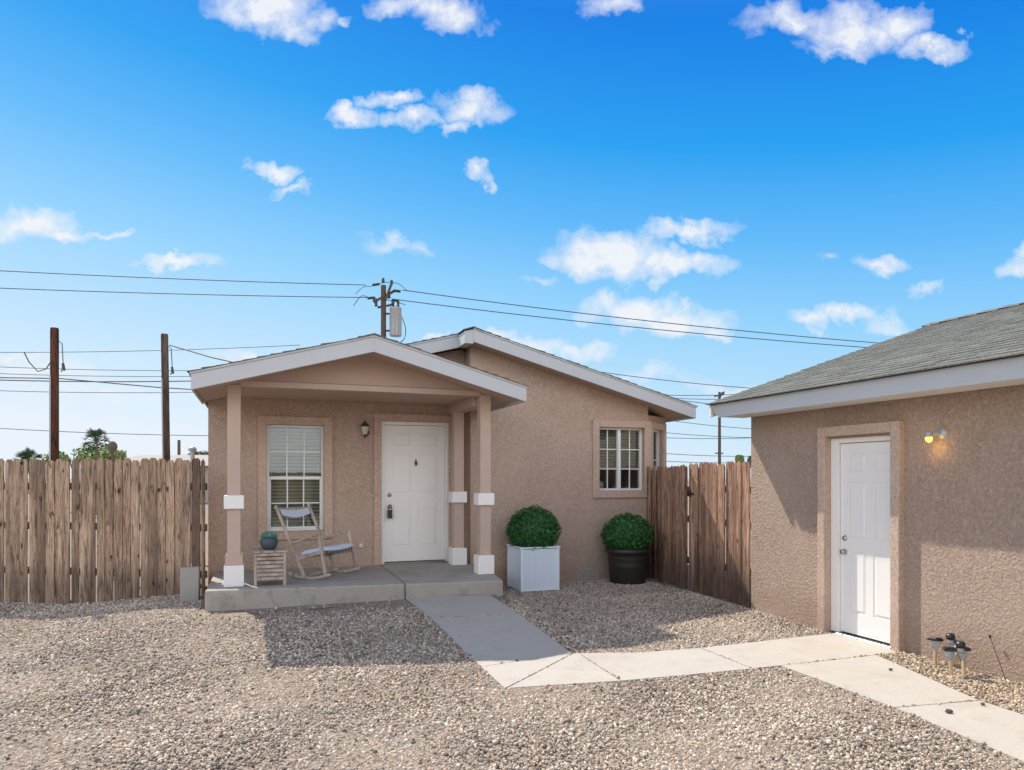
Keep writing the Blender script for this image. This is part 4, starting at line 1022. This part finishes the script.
def palm(px, ytop, Y, sc_, label, hmul=1):
    c = at(px, ytop, Y); r = random.Random(int(px)); o = Root('palm_tree', c.x, Y, 0, label, 'palm tree', 'palms beyond the fence', 0, True)
    hc = c.z-sc_*.9; MB().tube([(0, 0, 0), (.05, 0, hc*.5), (0, 0, hc)], .16*sc_/1.5, 10, .13*sc_/1.5).build('trunk', 'bark', o)
    m = MB()
    for i in range(46):
        an = r.uniform(0, 6.28); el = r.uniform(-.7, 1.4); L_ = sc_*r.uniform(.55, .8)
        d = Vector((math.cos(an)*math.cos(el), math.sin(an)*math.cos(el), math.sin(el))); e = Vector((0, 0, hc))+d*L_
        m.tube([(0, 0, hc), e], .02*sc_, 4)
        sd = d.cross(Vector((0, 0, 1))); sd = sd.normalized() if sd.length > .01 else Vector((1, 0, 0)); up = sd.cross(d)
        for k_ in range(11):
            t = (k_-5)/5*1.25; f = (d*math.cos(t)+sd*math.sin(t)); tip = e+f*sc_*.42-Vector((0, 0, .12*sc_*abs(t)+.04)); wv = f.cross(up).normalized()*.03*sc_
            m.add([e-wv*.6, e+wv*.6, e.lerp(tip, .6)+wv, tip, e.lerp(tip, .6)-wv], [(0, 1, 2, 3, 4)])
    m.build('crown', 'palm_leaf', o)
palm(96.5, 429, 30, .60, 'tall fan palm above the fence between the two timber poles')
palm(30, 450, 70, 1.5, 'low distant fan palm top at the far left above the fence')
# round finial and small pipe by the fence
fz = at(112.5, 447.5, 11); o = Root('finial', fz.x, 11, 0, 'brown round finial on a thin post peeking above the left fence', 'garden ornament', None, 0, True)
MB().tube([(0, 0, 0), (0, 0, fz.z-.1)], .02, 8).build('post', 'bark', o)
MB().lathe([(0, -.12), (.018, -.11), (.03, -.07), (.065, -.02), (.072, .02), (.058, .065), (.03, .095), (0, .10)], (0, 0, fz.z), 20).build('ball', 'bark', o)
fz = at(192.5, 452, 12); o = Root('vent_pipe', fz.x, 12, 0, 'grey capped pipe top showing above the fence close to the house', 'pipe', None, 0, True)
MB().tube([(0, 0, 0), (0, 0, fz.z+.02)], .035, 10).build('pipe', 'galv', o); MB().lathe([(0, .02), (.065, .02), (.07, .05), (.045, .085), (0, .09)], (0, 0, fz.z), 14).build('cap', 'galv', o)
fz = at(179, 440, 48); o = MB().tube([(0, 0, 0), (0, 0, fz.z)], .12, 8, .10).build('post', 'polewood2', None); o.location = (fz.x, 48, 0); tag(o, 'short dark post standing above the distant flat roof by the house', 'post')
# far low house with pitched roof
fc = at(172, 456, 42); o = Root('far_house', fc.x, 45, 0, 'low distant house with a pale flat pitched roof beyond the fence', 'house', None, 0, True)
hw = 5.0
MB().box(-hw+.4, hw-.4, -3, 3, 0, 2.35).build('wall', 'far_wall', o)
m = MB(); m.add([(-hw, -3.5, 2.3), (hw, -3.5, 2.3), (hw, 3.5, 2.3), (-hw, 3.5, 2.3), (-hw+1.6, 0, 3.05), (hw-1.6, 0, 3.05)], [(3, 2, 1, 0), (0, 1, 5, 4), (1, 2, 5), (2, 3, 4, 5), (3, 0, 4)]); m.build('roof', 'far_roof', o)
MB().box(-1.8, -.8, -3.04, -2.99, 1.0, 2.0).build('window', 'dark_room', o); MB().box(.6, 1.9, -3.04, -2.99, 1.0, 2.0).build('window', 'dark_room', o)
MB().box(2.6, 3.5, -3.04, -2.99, 0, 2.05).build('door', 'white', o)
# what stands behind the photographer and shows in the window panes
B = Root('far_house', -4.5, -19, 0, 'pale house across the yard mirrored in the porch window', 'house', None, 0, True)
MB().box(-6, 6, -4, 4, 0, 2.6).build('wall', 'far_wall', B)
m = MB(); m.add([(-6.5, -4.5, 2.6), (6.5, -4.5, 2.6), (6.5, 4.5, 2.6), (-6.5, 4.5, 2.6), (-6.5, 0, 4.0), (6.5, 0, 4.0)], [(3, 2, 1, 0), (0, 1, 5, 4), (1, 2, 5), (2, 3, 4, 5), (3, 0, 4)]); m.build('roof', 'far_roof', B)
for q in (-3.5, 2): MB().box(q, q+1.4, 4.0, 4.05, .9, 2.1).build('window', 'dark_room', B)
fence('picket_fence', (14, -9), (-14, -9.4), lambda p: 0, 1.8, 'brown board fence on the far side of the yard behind the photographer', 'fence', .145, .01, (), 33)

# ------------------------------------------------------------------ SUN, SKY, CAMERA
sd_ = Vector((.660, -.751, 0)).normalized(); el = R(50.5)
tv = Vector((sd_.x*math.cos(el), sd_.y*math.cos(el), -math.sin(el)))
sun = bpy.data.lights.new('sun', 'SUN'); sun.energy = 4.3; sun.angle = R(.55); sun.color = (1, .93, .83)
so = bpy.data.objects.new('sun', sun); COL.objects.link(so); so.rotation_euler = tv.to_track_quat('-Z', 'Y').to_euler(); so.location = (-20, 25, 40)
world = bpy.data.worlds.new('World'); scene.world = world; world.use_nodes = True
nt = world.node_tree; bg = nt.nodes['Background']
sky = nt.nodes.new('ShaderNodeTexSky'); sky.sky_type = 'NISHITA'; sky.sun_disc = False; sky.sun_elevation = el
sky.sun_rotation = math.atan2(-sd_.x, -sd_.y); sky.air_density = 1.0; sky.dust_density = .6; sky.ozone_density = 2
tc = nt.nodes.new('ShaderNodeTexCoord'); sep = nt.nodes.new('ShaderNodeSeparateXYZ'); nt.links.new(tc.outputs['Generated'], sep.inputs[0])
X, Y, Z = sep.outputs
tt = math_(nt, 'ADD', Z, math_(nt, 'MULTIPLY', X, .12))
col = ramp(nt, tt, [(0, (.84, .93, .98)), (.10, (.62, .85, .97)), (.24, (.32, .70, .98)), (.34, (.13, .53, .96)), (.44, (.015, .38, .90)), (.56, (.0, .23, .80)), (.64, (.04, .26, .76)), (.80, (.40, .52, .70))])
col = mixc(nt, 1, col, (6.2, 6.15, 6.55), 'MULTIPLY')
skc = mixc(nt, .95, sky.outputs[0], col)
# unseen fill glow, broken up like cloud, added to the sky behind the photographer
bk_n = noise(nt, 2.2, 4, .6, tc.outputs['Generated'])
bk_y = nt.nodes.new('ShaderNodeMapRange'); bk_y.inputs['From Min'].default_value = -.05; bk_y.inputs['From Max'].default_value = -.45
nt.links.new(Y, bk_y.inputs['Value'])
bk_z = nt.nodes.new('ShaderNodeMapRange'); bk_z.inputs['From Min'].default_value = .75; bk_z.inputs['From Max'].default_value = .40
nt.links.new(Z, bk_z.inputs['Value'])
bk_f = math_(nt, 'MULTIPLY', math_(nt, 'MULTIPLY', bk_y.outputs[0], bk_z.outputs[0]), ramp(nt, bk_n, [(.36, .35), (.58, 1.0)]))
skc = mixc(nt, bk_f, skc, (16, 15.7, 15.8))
# clouds: fair weather puffs at fixed bearings
ay = math_(nt, 'MAXIMUM', math_(nt, 'ABSOLUTE', Y), .05)
u_, v_ = math_(nt, 'DIVIDE', X, ay), math_(nt, 'DIVIDE', Z, ay)
cmb = nt.nodes.new('ShaderNodeCombineXYZ'); nt.links.new(u_, cmb.inputs[0]); nt.links.new(v_, cmb.inputs[1])
wn_ = nt.nodes.new('ShaderNodeTexNoise'); wn_.inputs['Scale'].default_value = 14; wn_.inputs['Detail'].default_value = 5; wn_.inputs['Roughness'].default_value = .6
nt.links.new(cmb.outputs[0], wn_.inputs['Vector'])
sb = nt.nodes.new('ShaderNodeVectorMath'); sb.operation = 'SUBTRACT'; nt.links.new(wn_.outputs['Color'], sb.inputs[0]); sb.inputs[1].default_value = (.5, .5, .5)
sc2 = nt.nodes.new('ShaderNodeVectorMath'); sc2.operation = 'SCALE'; nt.links.new(sb.outputs[0], sc2.inputs[0]); sc2.inputs['Scale'].default_value = .095
ad = nt.nodes.new('ShaderNodeVectorMath'); ad.operation = 'ADD'; nt.links.new(cmb.outputs[0], ad.inputs[0]); nt.links.new(sc2.outputs[0], ad.inputs[1])
clouds = [(262, 8, 50, 26, 1), (300, 22, 28, 18, .9), (338, 20, 12, 6, .7), (405, 5, 40, 14, .9), (448, 16, 40, 20, 1), (612, 5, 32, 13, .8), (790, 22, 52, 18, .75), (850, 30, 50, 26, 1), (895, 20, 35, 18, .9), (930, 44, 40, 12, 1), (838, 52, 40, 9, .6),
    (356, 118, 26, 12, 1), (390, 98, 34, 10, .85), (410, 122, 30, 12, .8), (470, 108, 38, 19, 1), (452, 130, 22, 8, .8), (276, 172, 24, 9, .85), (292, 188, 18, 6, .6), (478, 168, 13, 10, .75), (484, 180, 5, 9, .6),
    (36, 222, 48, 18, 1), (60, 233, 36, 9, .9), (110, 229, 16, 5, .7), (177, 262, 46, 8, 1), (395, 244, 34, 9, .45), (418, 250, 14, 8, .4), (610, 252, 62, 24, 1.15), (670, 262, 66, 15, 1.1), (690, 230, 48, 10, .85), (576, 258, 36, 14, 1),
    (630, 308, 44, 19, 1.1), (672, 322, 60, 14, 1.05), (716, 330, 24, 8, .9), (520, 344, 60, 12, .75), (580, 347, 32, 9, .8), (490, 328, 26, 10, .8), (437, 333, 18, 6, .8), (835, 317, 50, 10, .95), (882, 325, 28, 8, .6), (880, 263, 26, 9, .75), (828, 258, 10, 5, .4),
    (928, 294, 20, 7, .7), (1022, 262, 20, 15, .9), (245, 354, 36, 8, .7), (45, 372, 62, 11, .7), (86, 392, 60, 7, .55), (540, 287, 18, 5, .4), (150, 400, 60, 8, .35), (20, 355, 36, 9, .65), (740, 385, 60, 8, .5), (650, 378, 50, 8, .4)]
mx = None
for (px, py, rx, ry, op) in clouds:
    kx, ky = 700/rx/1.25, 700/ry/1.25
    s2 = nt.nodes.new('ShaderNodeVectorMath'); s2.operation = 'MULTIPLY_ADD'; nt.links.new(ad.outputs[0], s2.inputs[0])
    s2.inputs[1].default_value = (kx, ky, 0); s2.inputs[2].default_value = (-(px-512)/700*kx, -(477-py)/700*ky, 0)
    s3 = nt.nodes.new('ShaderNodeVectorMath'); s3.operation = 'LENGTH'; nt.links.new(s2.outputs[0], s3.inputs[0])
    q = math_(nt, 'MULTIPLY_ADD', s3.outputs['Value'], -op); nt.nodes[-1].inputs[2].default_value = op
    mx = math_(nt, 'MAXIMUM', 0.0 if mx is None else mx, q)
fine = noise(nt, 24, 6, .66, cmb.outputs[0]); 
fm = math_(nt, 'MULTIPLY_ADD', fine, 2.6); nt.nodes[-1].inputs[2].default_value = -.30
dens = math_(nt, 'MULTIPLY', mx, fm)
dens = ramp(nt, dens, [(.05, 0.0), (.32, .42), (.85, .95)])
ccol = mixc(nt, fine, (4.9, 5.3, 5.95), (6.5, 6.5, 6.5))
skc = mixc(nt, dens, skc, ccol)
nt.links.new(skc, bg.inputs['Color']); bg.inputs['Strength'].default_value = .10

cam = bpy.data.cameras.new('camera'); cam.sensor_width = 36; cam.lens = 700/1024*36; cam.shift_y = 92/1024; cam.clip_end = 2000; cam.clip_start = .05
co = bpy.data.objects.new('camera', cam); COL.objects.link(co); co.location = (0, 0, 1.63); co.rotation_euler = (R(90), 0, 0); scene.camera = co
scene.render.engine = 'CYCLES'
vs = scene.view_settings; vs.view_transform = 'Standard'; vs.look = 'None'; vs.exposure = 0.62; vs.gamma = 1; vs.use_curve_mapping = False
scene.render.resolution_x, scene.render.resolution_y = 1024, 770
for o in bpy.data.objects:
    if '_off' in o: del o['_off']
